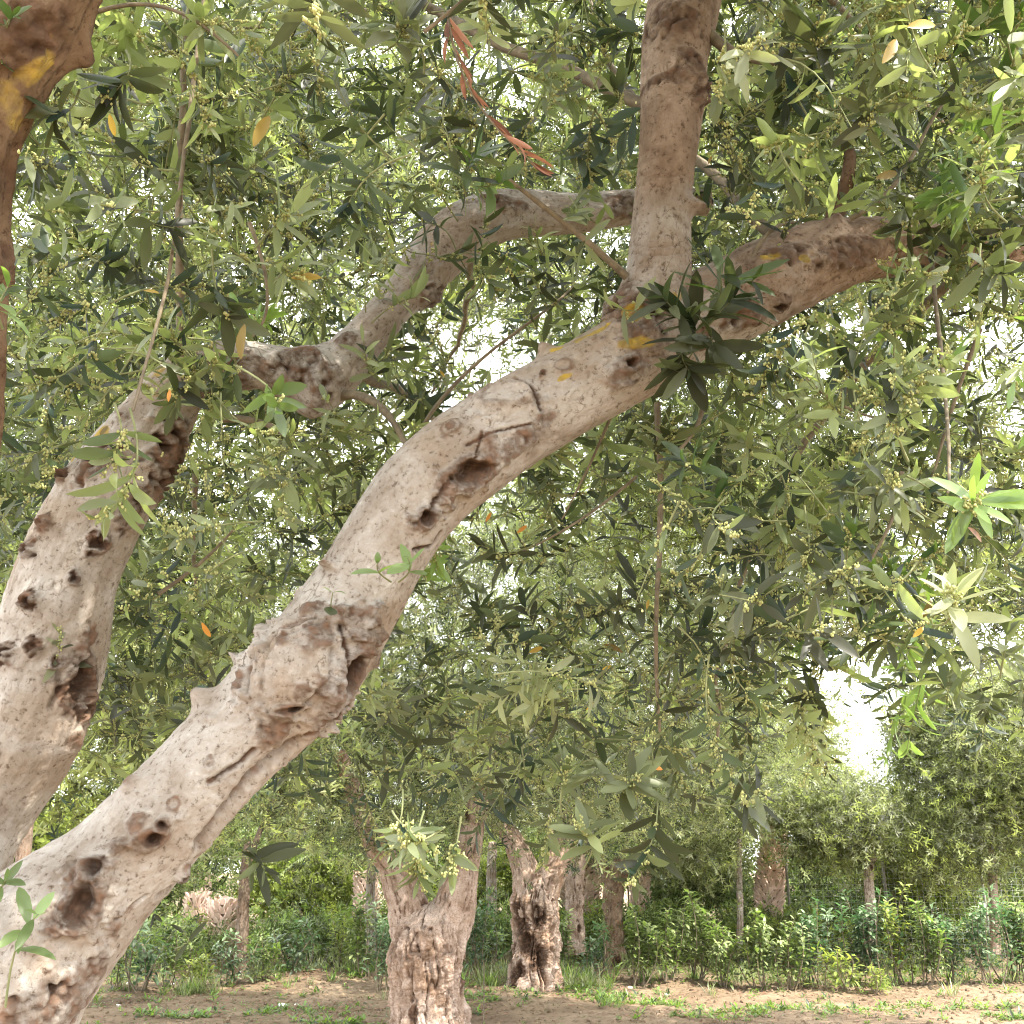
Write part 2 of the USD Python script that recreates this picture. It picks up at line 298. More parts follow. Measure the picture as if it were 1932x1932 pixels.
def sprig(r, base, tip, leafL=0.062, n=8, droop=0.0, buds=0.4, whorl=1.0, size=1.0, ratio=0.2, bend=0.15, tone=None, lod=6):
    """An olive twig: a curved stem, opposite leaf pairs, bud panicles. Returns stem (v,f), leaf array, bud (v,f), tones."""
    base, tip = np.asarray(base, float), np.asarray(tip, float)
    Ls = np.linalg.norm(tip - base); ax = (tip - base) / Ls
    s = unit(np.cross(ax, r.normal(size=3)))
    t = np.linspace(0, 1, 7)[:, None]
    C = base + (tip - base) * t + s * Ls * bend * np.sin(t * np.pi) - np.array([0, 0, 1]) * droop * Ls * t ** 2
    cs = CubicSpline(t[:, 0], C)
    k = max(2, n)
    tt = np.linspace(0.18 if whorl > .5 else 0.25, 0.97, k) ** (0.8 if whorl > .9 else 0.55)
    B, D, U, Ln, Wd, Cu = [], [], [], [], [], []
    ph = r.uniform(0, 6.28)
    buds_v = MB()
    for i, x in enumerate(tt):
        p = cs(x); d = unit(cs(x, 1)); a = unit(np.cross(d, [0.1, 0.2, 1.0])); b = np.cross(d, a)
        ph += np.pi / 2 + r.normal(0, 0.35)
        last = i == k - 1
        for sgn in (0, np.pi):
            if r.random() < 0.1:
                continue
            th = ph + sgn + r.normal(0, 0.25)
            out = math.cos(th) * a + math.sin(th) * b
            ang = r.normal(0.62 if last else 0.95, 0.2)
            dd = unit(d * math.cos(ang) + out * math.sin(ang) + np.array([0, 0, r.normal(-0.05, 0.2)]))
            B.append(p); D.append(dd); U.append(unit(d * math.sin(ang) * 1.0 - out * math.cos(ang) + np.array([0, 0, 0.7]) + r.normal(0, 0.25, 3)))
            l = leafL * size * r.uniform(0.7, 1.15) * (0.72 if last else 1) * (0.8 + 0.3 * math.sin(x * np.pi))
            Ln.append(l); Wd.append(l * ratio * r.uniform(0.8, 1.25)); Cu.append(r.normal(0.35, 0.4))
            if r.random() < buds:
                L2 = r.uniform(0.014, 0.03) * size
                dv = unit(dd * 0.5 + d * 0.4 + np.array([0, 0, 0.25]) + r.normal(0, 0.35, 3))
                nb = r.integers(6, 13) if lod >= 6 else r.integers(4, 7)
                u = np.linspace(0.25, 1, nb)
                pos = p + dv * L2 * u[:, None] + r.normal(0, 0.0042 * size, (nb, 3)) * (1.3 - u[:, None])
                rad = r.uniform(0.0016, 0.0027, nb) * size * (1.0 if lod >= 6 else 1.35)
                buds_v.add(*tube([p, p + dv * L2 * 0.5, p + dv * L2], 0.0007 * size, 3, False), tone=0.2)
                for q, rr in zip(pos, rad):
                    buds_v.add((OCT_V if lod >= 6 else EIGHT_V) * rr * np.array([1, 1, 1.25]) + q, OCT_F if lod >= 6 else EIGHT_F, tone=r.uniform(0.1, 1))
    T, PW = {6: (T6, W6), 4: (T4, W4), 3: (T3, W3)}[lod]
    lv, lf = leaves(np.array(B), np.array(D), np.array(U), np.array(Ln), np.array(Wd), np.array(Cu), T=T, PW=PW)
    tn = np.clip((r.normal(r.choice([.0, .2, .75]), 0.16, len(B)) if tone is None else r.normal(tone, 0.15, len(B))), 0, 1)
    stem = tube(cs(np.linspace(0, 1, 8 if lod >= 6 else 4)), np.linspace(0.0021, 0.0008, 8 if lod >= 6 else 4) * size, 5 if lod >= 6 else 3)
    return stem, (lv, lf), tn, buds_v


def sprig_protos(n, seed, leaf, stem_mat, bud_mat, nl=8, lod=4, L=0.24, buds=0.35, boughs=1, leafL=0.06, ratio=0.2, spread=0.12):
    """Prototypes growing along +z from the origin."""
    out = []
    for k in range(n):
        r = np.random.default_rng(seed + k)
        lm, smb, bm = MB(), MB(), MB()
        for q in range(boughs):
            b = np.zeros(3) if boughs == 1 else np.append(r.normal(0, spread, 2), r.uniform(-spread, spread))
            d = unit(np.array([r.normal(0, 0.5 if boughs > 1 else 0.2), r.normal(0, 0.5 if boughs > 1 else 0.2), 1.0]))
            st, (lv, lf), tn, bu = sprig(r, b, b + d * L * r.uniform(0.75, 1.25), n=nl, buds=buds, lod=lod, droop=r.uniform(0, 0.25), leafL=leafL, ratio=ratio)
            lm.add(*join(lv, lf), tone=np.repeat(tn, lv.shape[1])); smb.add(*st)
            if bu.n:
                bm.add(*bu.get(), **bu.attrs())
        pr = [('leaves', lm.get(), leaf, lm.attrs()), ('stem', smb.get(), stem_mat, None)]
        if bm.n:
            pr.append(('buds', bm.get(), bud_mat, bm.attrs()))
        out.append(pr)
    return out


def frames(r, d):
    """Rotation matrices whose z axis is d (n,3), random roll."""
    d = unit(d); a = unit(np.cross(d, r.normal(size=d.shape))); b = np.cross(d, a)
    return np.stack([a, b, d], -1)


# ------------------------------------------------------------------ wood: swept limbs with knots, hollows, burls
class Limb:
    def __init__(s, ctrl, ns, nt, seed=0, low=0.07, flute=0.03, fine=0.004, three_d=False, fiss=0):
        c = np.array(ctrl, float)
        P = c[:, :3] if three_d else np.array([pix(*x[:3]) for x in c])
        R = c[:, 3] if three_d else c[:, 3] / 2 * c[:, 2] / F
        u = np.concatenate([[0], np.cumsum(np.linalg.norm(np.diff(P, axis=0), axis=1))])
        s.cs, s.rs, s.len = CubicSpline(u, P), PchipInterpolator(u, R), u[-1]
        uu = np.linspace(0, u[-1], ns); C = s.cs(uu); t = unit(s.cs(uu, 1)); rad = s.rs(uu)
        a = unit(np.cross(t[0], [0.3, 0.9, 0.1])); A = [a]
        for i in range(1, ns):
            a = unit(a - t[i] * (a @ t[i])); A.append(a)
        A = np.array(A); B = np.cross(t, A); th = np.arange(nt) * 2 * np.pi / nt
        N = np.cos(th)[None, :, None] * A[:, None] + np.sin(th)[None, :, None] * B[:, None]
        s.N, s.T = N, np.repeat(t[:, None], nt, 1)
        V = C[:, None] + rad[:, None, None] * N
        s.grain = {'gu': np.repeat(uu[:, None], nt, 1), 'gc': rad[:, None] * np.cos(th)[None], 'gs': rad[:, None] * np.sin(th)[None]}
        q = np.stack([np.repeat(uu[:, None], nt, 1) * 2.2, *(np.broadcast_to(x * 2.0, (ns, nt)) for x in (np.cos(th)[None], np.sin(th)[None]))], -1)
        lo = meshkit.fbm(V * 5.5, 3, seed) - 0.5
        fl = meshkit.fbm(q * [1.2, 1.8, 1.8], 4, seed + 9) - 0.5
        d = rad[:, None] * (2 * low * lo + 2 * flute * fl * 2) + fine * 2 * (meshkit.fbm(V * 60, 3, seed + 3) - 0.5)
        s.V = V + N * d[..., None]
        s.uu, s.rad, s.ns, s.nt, s.seed = uu, rad, ns, nt, seed
        s.wound = np.zeros((ns, nt))
        if fiss:
            w2 = meshkit.fbm(V * 3.5, 2, seed + 40) - .5
            g1 = np.abs(meshkit.fbm(q * [1.1, 1.7, 1.7] + w2[..., None] * 1.2, 3, seed + 50) - .5) * 2
            g2 = np.abs(meshkit.fbm(q * [3.2, 4.5, 4.5] + w2[..., None] * 2, 3, seed + 60) - .5) * 2
            cut = sm(.17, .0, g1) + .45 * sm(.2, .0, g2)
            s.V = s.V - N * (fiss * rad[:, None] * cut)[..., None] + N * (fiss * .8 * rad[:, None] * (meshkit.fbm(V * 7, 3, seed + 70) - .5))[..., None]
            s.wound = np.clip(.62 * cut, 0, 1) ** 1.5
        s.lichen = np.zeros((ns, nt))
        s.disp = np.zeros((ns, nt))

    def find(s, px, py):
        if not hasattr(s, '_p'):
            s._p, s._f = proj(s.V), ((s.V - EYE) * s.N).sum(-1)
        p, f = s._p, s._f
        c = (p[..., 0] - px) ** 2 + (p[..., 1] - py) ** 2 + np.where(f > 0, 1e5, 0)
        i, j = np.unravel_index(np.argmin(c), c.shape)
        return i, j, p[i, j, 2] / F

    def local(s, px, py, ang=None):
        """a (along), b (across) in metres around the point seen at (px, py); ang = screen angle of the long axis."""
        i, j, k = s.find(px, py)
        C, n = s.V[i, j], s.N[i, j]
        t = s.T[i, j]
        if ang is not None:
            w = RT * math.cos(math.radians(ang)) + UP * math.sin(math.radians(ang))
            t = unit(w - n * (w @ n))
        b = np.cross(n, t)
        q = s.V - C
        far = (s.N @ n < -0.2) | (np.linalg.norm(q, axis=-1) > 0.6)
        return np.where(far, 9, q @ t), np.where(far, 9, q @ b), k, (C, n)

    def worley(s, cell, seed):
        r = np.random.default_rng(seed)
        lo, hi = s.V.reshape(-1, 3).min(0), s.V.reshape(-1, 3).max(0)
        return r, lo, hi

    def lumps(s, m, cell, amp, seed):
        """Grainy bark: rounded grains of about one cell within mask m."""
        sel = m > 0.02
        if not sel.any():
            return
        P = s.V[sel]
        r = np.random.default_rng(seed)
        k = r.choice(len(P), min(len(P), max(6, int(len(P) * (0.004 / cell) ** 2 * 1.3))), replace=False)
        d, _ = cKDTree(P[k] + r.normal(0, cell * .15, (len(k), 3))).query(P)
        g = np.sqrt(np.clip(1 - (d / cell) ** 2, 0, 1))
        s.disp[sel] += m[sel] * amp * (g - 0.45)
        s.wound[sel] = np.clip(np.maximum(s.wound[sel], m[sel] * .78) + m[sel] * (.38 - .62 * g), 0, 1)

    def feat(s, kind, px, py, ra, rb=None, ang=None, h=None, w=1.0):
        rb = rb or ra
        a, b, k, (C, n) = s.local(px, py, ang)
        ra, rb = ra * k, rb * k
        nz = .6 * (meshkit.fbm(s.V * 55, 3, 5) - 0.5) + .7 * (meshkit.fbm(s.V * 22, 2, 6) - .5)
        e = np.sqrt((a / ra) ** 2 + (b / rb) ** 2)
        e2 = np.clip(e * (1 + 1.5 * nz), 0, 9)
        r = min(ra, rb); sd = int(px * 7 + py)
        if kind == 'hole':
            h = min(h or 1.3 * r, 1.5 * r)
            s.disp += -h * sm(1.0, 0.25, e2) + (0.30 + 1.2 * nz) * r * np.exp(-((e2 - 1.2) / 0.3) ** 2)
            s.wound = np.maximum(s.wound, w * sm(1.7, 0.8, e2))
            s.lumps(sm(2.3, 1.3, e2) * sm(0.4, 0.9, e2), 0.011, 0.020, sd)
        elif kind == 'knot':
            s.disp += (h if h is not None else 0.35 * r) * np.exp(-e2 ** 2) + nz * 0.4 * r * sm(1.2, 0.5, e)
            s.wound = np.maximum(s.wound, w * 0.6 * sm(1.35, 0.6, e2))
            s.lumps(sm(1.3, 0.75, e2), max(.008, .30 * r), max(.012, .6 * r), sd)
        elif kind == 'rough':
            m = sm(1.25, 0.6, e2)
            s.wound = np.maximum(s.wound, w * 0.45 * m)
            s.lumps(m, 0.015, 1.5 * (h or 0.014), sd); s.disp += nz * 0.03 * m
        elif kind == 'burl':
            s.disp += (h or 0.3 * r) * sm(1.25, 0.1, e2) + .25 * (h or .3 * r) * nz * sm(1.2, .6, e)
        elif kind == 'ring':
            s.disp += 0.3 * r * np.exp(-((e - 0.85) / 0.22) ** 2) - 0.1 * r * sm(0.6, 0.2, e)
            s.wound = np.maximum(s.wound, w * 0.55 * np.exp(-((e2 - 0.9) / 0.3) ** 2))
        elif kind == 'nub':
            s.disp += (h or r) * np.exp(-(e ** 2)) * (1 + nz)
            s.wound = np.maximum(s.wound, w * 0.5 * sm(0.9, 0.2, e2))
        elif kind == 'lichen':
            s.lichen = np.maximum(s.lichen, w * sm(1.3, 0.5, e2))
        elif kind == 'tan':
            s.wound = np.maximum(s.wound, w * sm(1.2, 0.4, e2))

    def crack(s, pts, wpx=4, h=0.01, w=0.9):
        P = []
        for (x0, y0), (x1, y1) in zip(pts[:-1], pts[1:]):
            for u in np.linspace(0, 1, 28):
                i, j, k = s.find(x0 + (x1 - x0) * u, y0 + (y1 - y0) * u); P.append(s.V[i, j])
        wd = wpx * k
        d, _ = cKDTree(np.array(P)).query(s.V.reshape(-1, 3)); d = d.reshape(s.ns, s.nt)
        d = d * (1 + 0.8 * (meshkit.fbm(s.V * 70, 2, 4) - 0.5))
        s.disp += -h * np.exp(-(d / wd) ** 2) + 0.25 * h * np.exp(-((d - 2.2 * wd) / wd) ** 2)
        s.wound = np.maximum(s.wound, w * np.exp(-(d / (1.1 * wd)) ** 2))

    def mesh(s, i0=0, i1=None):
        V = s.V + s.N * s.disp[..., None]
        i1 = i1 or s.ns
        V, W, Li = V[i0:i1], s.wound[i0:i1], s.lichen[i0:i1]
        n, nt = V.shape[:2]
        i, j = np.meshgrid(np.arange(n - 1), np.arange(nt), indexing='ij'); j2 = (j + 1) % nt
        q = np.stack([i * nt + j, i * nt + j2, (i + 1) * nt + j2, (i + 1) * nt + j], -1).reshape(-1, 4)
        f = np.vstack([q[:, [0, 1, 2]], q[:, [0, 2, 3]]]); v = V.reshape(-1, 3)
        e = np.array([[(n - 1) * nt + k, (n - 1) * nt + (k + 1) % nt, n * nt] for k in range(nt)])
        v = np.vstack([v, V[-1].mean(0) + s.T[min(i1, s.ns) - 1, 0] * s.rad[min(i1, s.ns) - 1] * 0.35]); f = np.vstack([f, e])
        app = lambda x: np.append(x.ravel(), x[-1].mean())
        return (v, f), {'wound': app(W), 'lichen': app(Li), **{k: app(x[i0:i1]) for k, x in s.grain.items()}, **({'pale': app(s.pale[i0:i1])} if hasattr(s, 'pale') else {})}
#@@FOREGROUND
# ------------------------------------------------------------------ the near olive tree: wood
def at(px, py, Y):
    b = (py - 966) / F
    return pix(px, py, Y / (math.cos(PITCH) + b * math.sin(PITCH)))


def gz(x, y):
    """Height of the ground."""
    p = np.stack([np.asarray(x, float), np.asarray(y, float), np.zeros_like(np.asarray(x, float))], -1)
    return 0.10 * (meshkit.fbm(p * 0.45, 3, 21) - 0.5) * 2 + 0.05 * (meshkit.fbm(p * 2.3, 3, 22) - 0.5) + 0.035 * (meshkit.fbm(p * 9, 2, 23) - 0.5)


base_A = at(-260, 3400, 2.6) * [1, 1, 0]
near = thing('olive_tree', base_A, 'nearest olive tree with thick pale knotty limbs leaning up across the whole picture', 'tree')
LIMBS = []

main = Limb([(-150, 2200, 1.85, 520), (-60, 1960, 1.85, 400), (20, 1830, 1.87, 325), (130, 1720, 1.92, 262), (235, 1620, 1.96, 208), (340, 1510, 2.0, 192), (445, 1400, 2.05, 190),
             (560, 1280, 2.1, 208), (650, 1160, 2.14, 186), (715, 1050, 2.17, 172), (790, 940, 2.2, 180), (880, 860, 2.22, 180), (980, 792, 2.25, 168), (1090, 730, 2.28, 165),
             (1200, 668, 2.3, 165), (1290, 615, 2.33, 150), (1345, 585, 2.34, 142)], 760, 240, seed=1, low=0.05, flute=0.02, fine=0.0022)
f_ = main.feat
f_('burl', 560, 1262, 120, 88, 52, 0.045); f_('burl', 947, 748, 66, 40, 15, 0.02); f_('burl', 168, 1690, 110, 70, 55, 0.02); f_('burl', 285, 1565, 70, 45, 45, 0.015)
f_('hole', 160, 1695, 46, 24, 55, 0.05); f_('hole', 188, 1636, 15, 12, 50, 0.035); f_('knot', 180, 1668, 26, 24, 55); f_('knot', 150, 1735, 30, 16, 40)
f_('hole', 290, 1578, 19, 13, 25, 0.05); f_('knot', 264, 1552, 25, 18, 40); f_('knot', 224, 1594, 20, 15, 30); f_('hole', 307, 1553, 8, 8, 0, .02)
f_('ring', 327, 1515, 13); f_('ring', 397, 1442, 13); f_('tan', 397, 1442, 12, 9, 0, None, 0.6); f_('knot', 342, 1640, 22, 12, 40); f_('hole', 338, 1645, 9, 6, 40, .02); f_('knot', 364, 1596, 10)
f_('nub', 252, 1482, 24, 18, 40, 0.03); f_('nub', 386, 1322, 22, 16, 50, 0.03); f_('nub', 1030, 665, 16, 13, 0, .03)
f_('rough', 150, 1865, 120, 48, 30); f_('rough', 60, 1915, 90, 50, 30)
f_('knot', 610, 1195, 27, 24); f_('knot', 668, 1172, 34, 27, 60); f_('knot', 680, 1215, 26, 20); f_('hole', 660, 1270, 52, 20, 62, 0.055); f_('knot', 705, 1240, 24, 16, 45)
f_('rough', 620, 1330, 80, 34, 45); f_('hole', 548, 1334, 26, 6, 10, 0.03); f_('rough', 508, 1378, 48, 36, 30, 0.02); f_('tan', 508, 1378, 40, 30, 30, None, .55)
f_('knot', 453, 1290, 18, 15); f_('knot', 568, 1300, 20, 16); main.crack([(470, 1315), (478, 1255), (515, 1205), (580, 1168)], 4, .008, .5); main.crack([(498, 1305), (508, 1255), (545, 1212), (600, 1182)], 3, .006, .35); main.crack([(625, 1220), (612, 1280), (570, 1325)], 4, .008, .45); f_('knot', 590, 1150, 26, 12, 10); f_('knot', 545, 1215, 16, 12); f_('rough', 612, 1290, 30, 34, 50, .012)
f_('hole', 890, 890, 42, 22, 25, 0.045); f_('hole', 803, 976, 19, 16, 60, 0.05); f_('knot', 880, 905, 36, 18, 20); f_('tan', 835, 905, 50, 14, 50, None, .4)
f_('ring', 947, 748, 58, 28, 10); f_('ring', 851, 805, 22, 17, 30); f_('knot', 851, 805, 10, 8); f_('ring', 1064, 689, 20, 14); f_('hole', 1022, 710, 8, 4, 60, .015)
f_('hole', 1192, 684, 17, 9, 35, 0.04); f_('rough', 1180, 705, 50, 34, 20); f_('rough', 990, 826, 80, 26, 35, 0.008); f_('tan', 1250, 640, 120, 95, 30, None, .32); f_('rough', 1225, 600, 70, 46, 0, 0.02); f_('rough', 1215, 640, 60, 34, 0)
for a_ in ((1120, 628, 40, 11, 22), (1205, 650, 50, 14, 8), (1152, 592, 28, 14, 35), (1262, 566, 30, 22, 0), (1062, 712, 22, 8, 30), (1050, 660, 22, 12, 40), (1240, 585, 60, 16, 0)):
    f_('lichen', *a_)
main.crack([(971, 716), (1004, 733), (1022, 775)], 4, 0.012); main.crack([(910, 815), (900, 850), (880, 900)], 3, 0.008); main.crack([(830, 1005), (815, 1030), (782, 1037)], 4, 0.01)
main.crack([(480, 1412), (450, 1440), (395, 1475)], 4, 0.01); main.crack([(560, 1395), (470, 1470), (425, 1530), (375, 1590)], 12, 0.022, 0.5); main.crack([(700, 1225), (650, 1335), (575, 1385)], 5, 0.012)
main.crack([(640, 1180), (653, 1230), (640, 1290)], 4, 0.012); main.crack([(490, 1250), (540, 1195), (600, 1170)], 3, 0.008, .5); main.crack([(850, 900), (822, 940), (812, 960)], 5, 0.012)
main.crack([(880, 840), (930, 815), (1000, 800)], 3, .008); main.crack([(300, 1690), (350, 1655), (400, 1590)], 6, .01, .3); main.crack([(200, 1740), (240, 1715), (275, 1690)], 3, .006, .4)
(vf, at_) = main.mesh(); part(near, 'limb', vf, BARK_MAIN, base_A, True, at_, 'long pale leaning limb with burl, hollows and knots'); LIMBS.append(main)

right = Limb([(1200, 660, 2.31, 120), (1270, 622, 2.32, 150), (1335, 588, 2.33, 156), (1425, 548, 2.36, 158), (1520, 502, 2.4, 146), (1620, 472, 2.45, 122), (1720, 466, 2.5, 104), (1840, 462, 2.55, 92), (1990, 440, 2.6, 84)],
             330, 170, seed=2, low=0.08, flute=0.05, fine=0.004)
f_ = right.feat
f_('knot', 1470, 572, 18, 15); f_('knot', 1425, 600, 26, 18, 20); f_('hole', 1468, 575, 8, 6, 0, .02); f_('rough', 1400, 590, 60, 40, 25, .01); f_('rough', 1600, 480, 120, 40, 10, .01); f_('rough', 1480, 480, 70, 30, 15, .01)
f_('lichen', 1450, 488, 30, 14, 15); f_('lichen', 1515, 492, 16, 10, 0); f_('rough', 1320, 640, 40, 30, 0, .012); f_('nub', 1575, 425, 26, 18, 80, .03)
right.pale = np.clip(sm(0.55, 0.12, right.uu[:, None] + .35 * (meshkit.fbm(right.V * 9, 3, 2) - .5)), 0, 1)
(vf, at_) = right.mesh(); part(near, 'limb', vf, BARK_BROWN, base_A, True, at_, 'brown limb running on to the right'); LIMBS.append(right)

upright = Limb([(1215, 660, 2.33, 150), (1222, 615, 2.31, 172), (1236, 560, 2.3, 140), (1245, 480, 2.3, 116), (1253, 350, 2.31, 106), (1266, 230, 2.33, 114), (1272, 120, 2.36, 126), (1292, 0, 2.4, 134), (1310, -160, 2.45, 118), (1330, -420, 2.5, 100)],
               330, 150, seed=3, low=0.045, flute=0.025, fine=0.002)
f_ = upright.feat
f_('knot', 1318, 165, 46, 18, 95); f_('hole', 1322, 175, 14, 8, 95, .02); f_('rough', 1300, 120, 40, 40, 0, .01); f_('rough', 1225, 585, 80, 46, 0, 0.022); f_('tan', 1228, 600, 90, 60, 0, None, .3); f_('rough', 1260, 30, 60, 40, 0, .008)
f_('lichen', 1262, 562, 36, 20, 0); f_('lichen', 1195, 590, 30, 20, 30); f_('nub', 1325, 390, 16, 14, 0, .03); f_('rough', 1240, 150, 60, 10, 0, .006, .7)
for yy in (462, 478, 500, 330): upright.crack([(1195, yy), (1245, yy + 4), (1300, yy - 2)], 3, 0.003, 0.35)
upright.pale = np.clip(sm(0.42, 0.16, upright.uu[:, None] + .35 * (meshkit.fbm(upright.V * 9, 3, 2) - .5)), 0, 1)
(vf, at_) = upright.mesh(); part(near, 'limb', vf, BARK_BROWN, base_A, True, at_, 'straight brown limb rising from the fork'); LIMBS.append(upright)

left = Limb([(-200, 2060, 2.0, 260), (-120, 1780, 2.2, 215), (-62, 1560, 2.35, 196), (35, 1400, 2.42, 205), (88, 1250, 2.46, 205), (122, 1110, 2.48, 190), (188, 955, 2.5, 172), (250, 856, 2.53, 150), (304, 778, 2.57, 126),
             (342, 722, 2.6, 104), (412, 692, 2.64, 86), (500, 692, 2.68, 86), (565, 712, 2.71, 112), (612, 712, 2.73, 116), (655, 676, 2.75, 92), (700, 626, 2.78, 78), (735, 585, 2.8, 76), (800, 510, 2.88, 98), (875, 436, 2.95, 108), (960, 404, 3.0, 96), (1070, 402, 3.05, 74), (1190, 390, 3.1, 62), (1335, 382, 3.15, 50)],
            640, 180, seed=4, low=0.08, flute=0.035, fine=0.003)
f_ = left.feat
for a_ in ((58, 1131, 24, 22), (139, 1092, 19, 16), (63, 1220, 23, 20), (102, 1251, 13, 13), (8, 1236, 22, 26), (120, 900, 22, 20), (58, 1037, 22, 18), (183, 1021, 27, 22), (85, 985, 18, 16)):
    f_('knot', *a_); f_('hole', a_[0], a_[1], a_[2] * .4, a_[3] * .4, 0, .02)
f_('hole', 150, 1290, 50, 22, 80, 0.045); f_('knot', 155, 1320, 40, 20, 80); f_('rough', 314, 869, 95, 44, 50, .03); f_('tan', 320, 880, 80, 34, 50, None, .8); f_('rough', 250, 960, 60, 24, 50, .015); f_('rough', 180, 870, 60, 30, 50, .012)
f_('nub', 600, 745, 46, 34, 80, .06); f_('rough', 570, 690, 70, 40, 0, .02); f_('rough', 430, 710, 90, 50, 0, .015); f_('rough', 815, 560, 30, 40, 60, .02); f_('knot', 655, 640, 26, 16, 60); f_('rough', 940, 380, 60, 20, 0, .01)
f_('nub', 130, 1390, 46, 40, 80, .03); f_('rough', 1180, 390, 40, 24, 0, .02)
for a_ in ((314, 743, 18, 16), (194, 817, 16, 18), (141, 864, 16, 12), (300, 700, 22, 12), (815, 462, 6, 5), (290, 740, 12, 20)): f_('lichen', *a_)
left.crack([(105, 1240), (112, 1300), (95, 1330)], 4, .012, .4)
(vf, at_) = left.mesh(); part(near, 'limb', vf, BARK_MAIN, base_A, True, at_, 'grey limb on the left with dark knots, bending behind the upright limb'); LIMBS.append(left)

side = Limb([(-230, 2000, 1.75, 300), (-200, 1500, 1.62, 236), (-128, 950, 1.55, 214), (-98, 600, 1.5, 200), (-84, 400, 1.48, 192), (-56, 240, 1.46, 190), (4, 95, 1.44, 212), (70, -40, 1.42, 225), (150, -200, 1.4, 200)],
            330, 170, seed=5, low=0.08, flute=0.05, fine=0.004)
f_ = side.feat
f_('rough', 70, 60, 90, 60, 60, .01, .6); f_('rough', 10, 500, 40, 160, 90, .01, .6); f_('lichen', 70, 130, 56, 30, 40, None, .75); f_('lichen', 20, 190, 30, 60, 0, None, .7); f_('nub', 145, 95, 40, 26, 60, .03)
(vf, at_) = side.mesh(); part(near, 'limb', vf, BARK_DARK, base_A, True, at_, 'russet limb at the left edge'); LIMBS.append(side)
b0 = main.V[0].mean(0)
trunk = Limb([(*base_A[:2], -0.25, .46), (*base_A[:2], 0.15, .38), *[(*(base_A * (1 - u) + b0 * u)[:2], 0.15 + (b0[2] - 0.1) * u, .33 - .05 * u) for u in (.4, .75, 1.0)]], 120, 110, seed=6, low=.12, flute=.12, fine=.01, three_d=True)
(vf, at_) = trunk.mesh(); part(near, 'trunk', vf, BARK_MAIN, base_A, True, at_)


def stick(parent, pts, w0, w1, mat, loc, name='branch', sides=7, label=None, wob=0.3):
    P = np.array([pix(*p) for p in pts]); u = np.linspace(0, 1, len(P)); cs = CubicSpline(u, P) if len(P) > 2 else (lambda x: P[0] + (P[1] - P[0]) * np.asarray(x)[:, None])
    t = np.linspace(0, 1, 24); C = cs(t); d = pts[0][2]
    C = C + (meshkit.fbm(C * 22, 2, 3)[:, None] - 0.5) * np.array([1, 0.5, 0.6]) * w0 * d / F * wob
    part(parent, name, tube(C, np.linspace(w0, w1, 24) / 2 * d / F * (0.9 + 0.25 * meshkit.noise(C * 40)), sides), mat, loc, True, None, label)


BR = [([(1182, 522, 2.25), (1120, 465, 2.22), (1050, 408, 2.2), (955, 335, 2.15)], 15, 8), ([(640, 748, 2.7), (700, 755, 2.6), (745, 800, 2.55), (775, 870, 2.5)], 20, 8),
      ([(800, 800, 2.62), (900, 685, 2.6), (1010, 600, 2.6), (1080, 540, 2.7)], 8, 4), ([(1240, 760, 2.5), (1245, 1000, 2.45), (1238, 1180, 2.45), (1245, 1380, 2.5)], 13, 6),
      ([(1758, 480, 2.45), (1768, 600, 2.2), (1781, 720, 1.95), (1790, 850, 1.7), (1788, 930, 1.58)], 9, 3), ([(352, -60, 2.3), (345, 180, 2.35), (338, 420, 2.42), (345, 720, 2.56)], 13, 17), ([(390, -40, 1.9), (335, 400, 1.8), (310, 560, 1.75), (250, 775, 1.62)], 9, 5),
      ([(1605, 412, 2.35), (1690, 345, 2.3), (1740, 260, 2.3), (1800, 170, 2.3)], 10, 5), ([(160, 30, 1.7), (270, 8, 1.7), (360, 35, 1.7), (450, 105, 1.72)], 9, 5), ([(1335, 60, 2.35), (1400, 105, 2.3), (1500, 118, 2.25)], 22, 10),
      ([(1300, 690, 2.4), (1325, 770, 2.35), (1280, 850, 2.3)], 12, 6), ([(420, 790, 2.6), (500, 800, 2.6), (545, 835, 2.55)], 16, 7), ([(470, 420, 1.9), (505, 560, 1.9), (470, 640, 1.9)], 8, 4),
      ([(800, 60, 1.7), (850, 20, 1.7), (905, -30, 1.7)], 8, 6), ([(1400, 560, 2.3), (1440, 450, 2.3), (1510, 420, 2.35)], 12, 5), ([(370, 890, 2.7), (365, 1000, 2.7), (370, 1110, 2.7)], 12, 6),
      ([(300, 1120, 2.6), (380, 1060, 2.6), (440, 1000, 2.6)], 9, 4), ([(1500, 690, 2.6), (1580, 760, 2.6), (1700, 800, 2.6)], 7, 4), ([(1700, 880, 2.0), (1690, 960, 2.0), (1640, 1060, 2.0)], 9, 5),
      ([(1180, 720, 2.4), (1120, 860, 2.4), (1060, 980, 2.4)], 7, 3), ([(1200, 900, 2.5), (1080, 990, 2.45), (960, 1050, 2.5)], 6, 3), ([(1850, 620, 2.6), (1800, 760, 2.6), (1760, 900, 2.6)], 9, 5)]
for p_, w0, w1 in BR:
    stick(near, p_, w0, w1, TWIG, base_A)
stick(near, [(1576, 440, 2.4), (1580, 395, 2.37), (1598, 345, 2.36), (1602, 285, 2.36)], 40, 20, BARK_DARK, base_A, label='short russet stub on the right limb', sides=10)

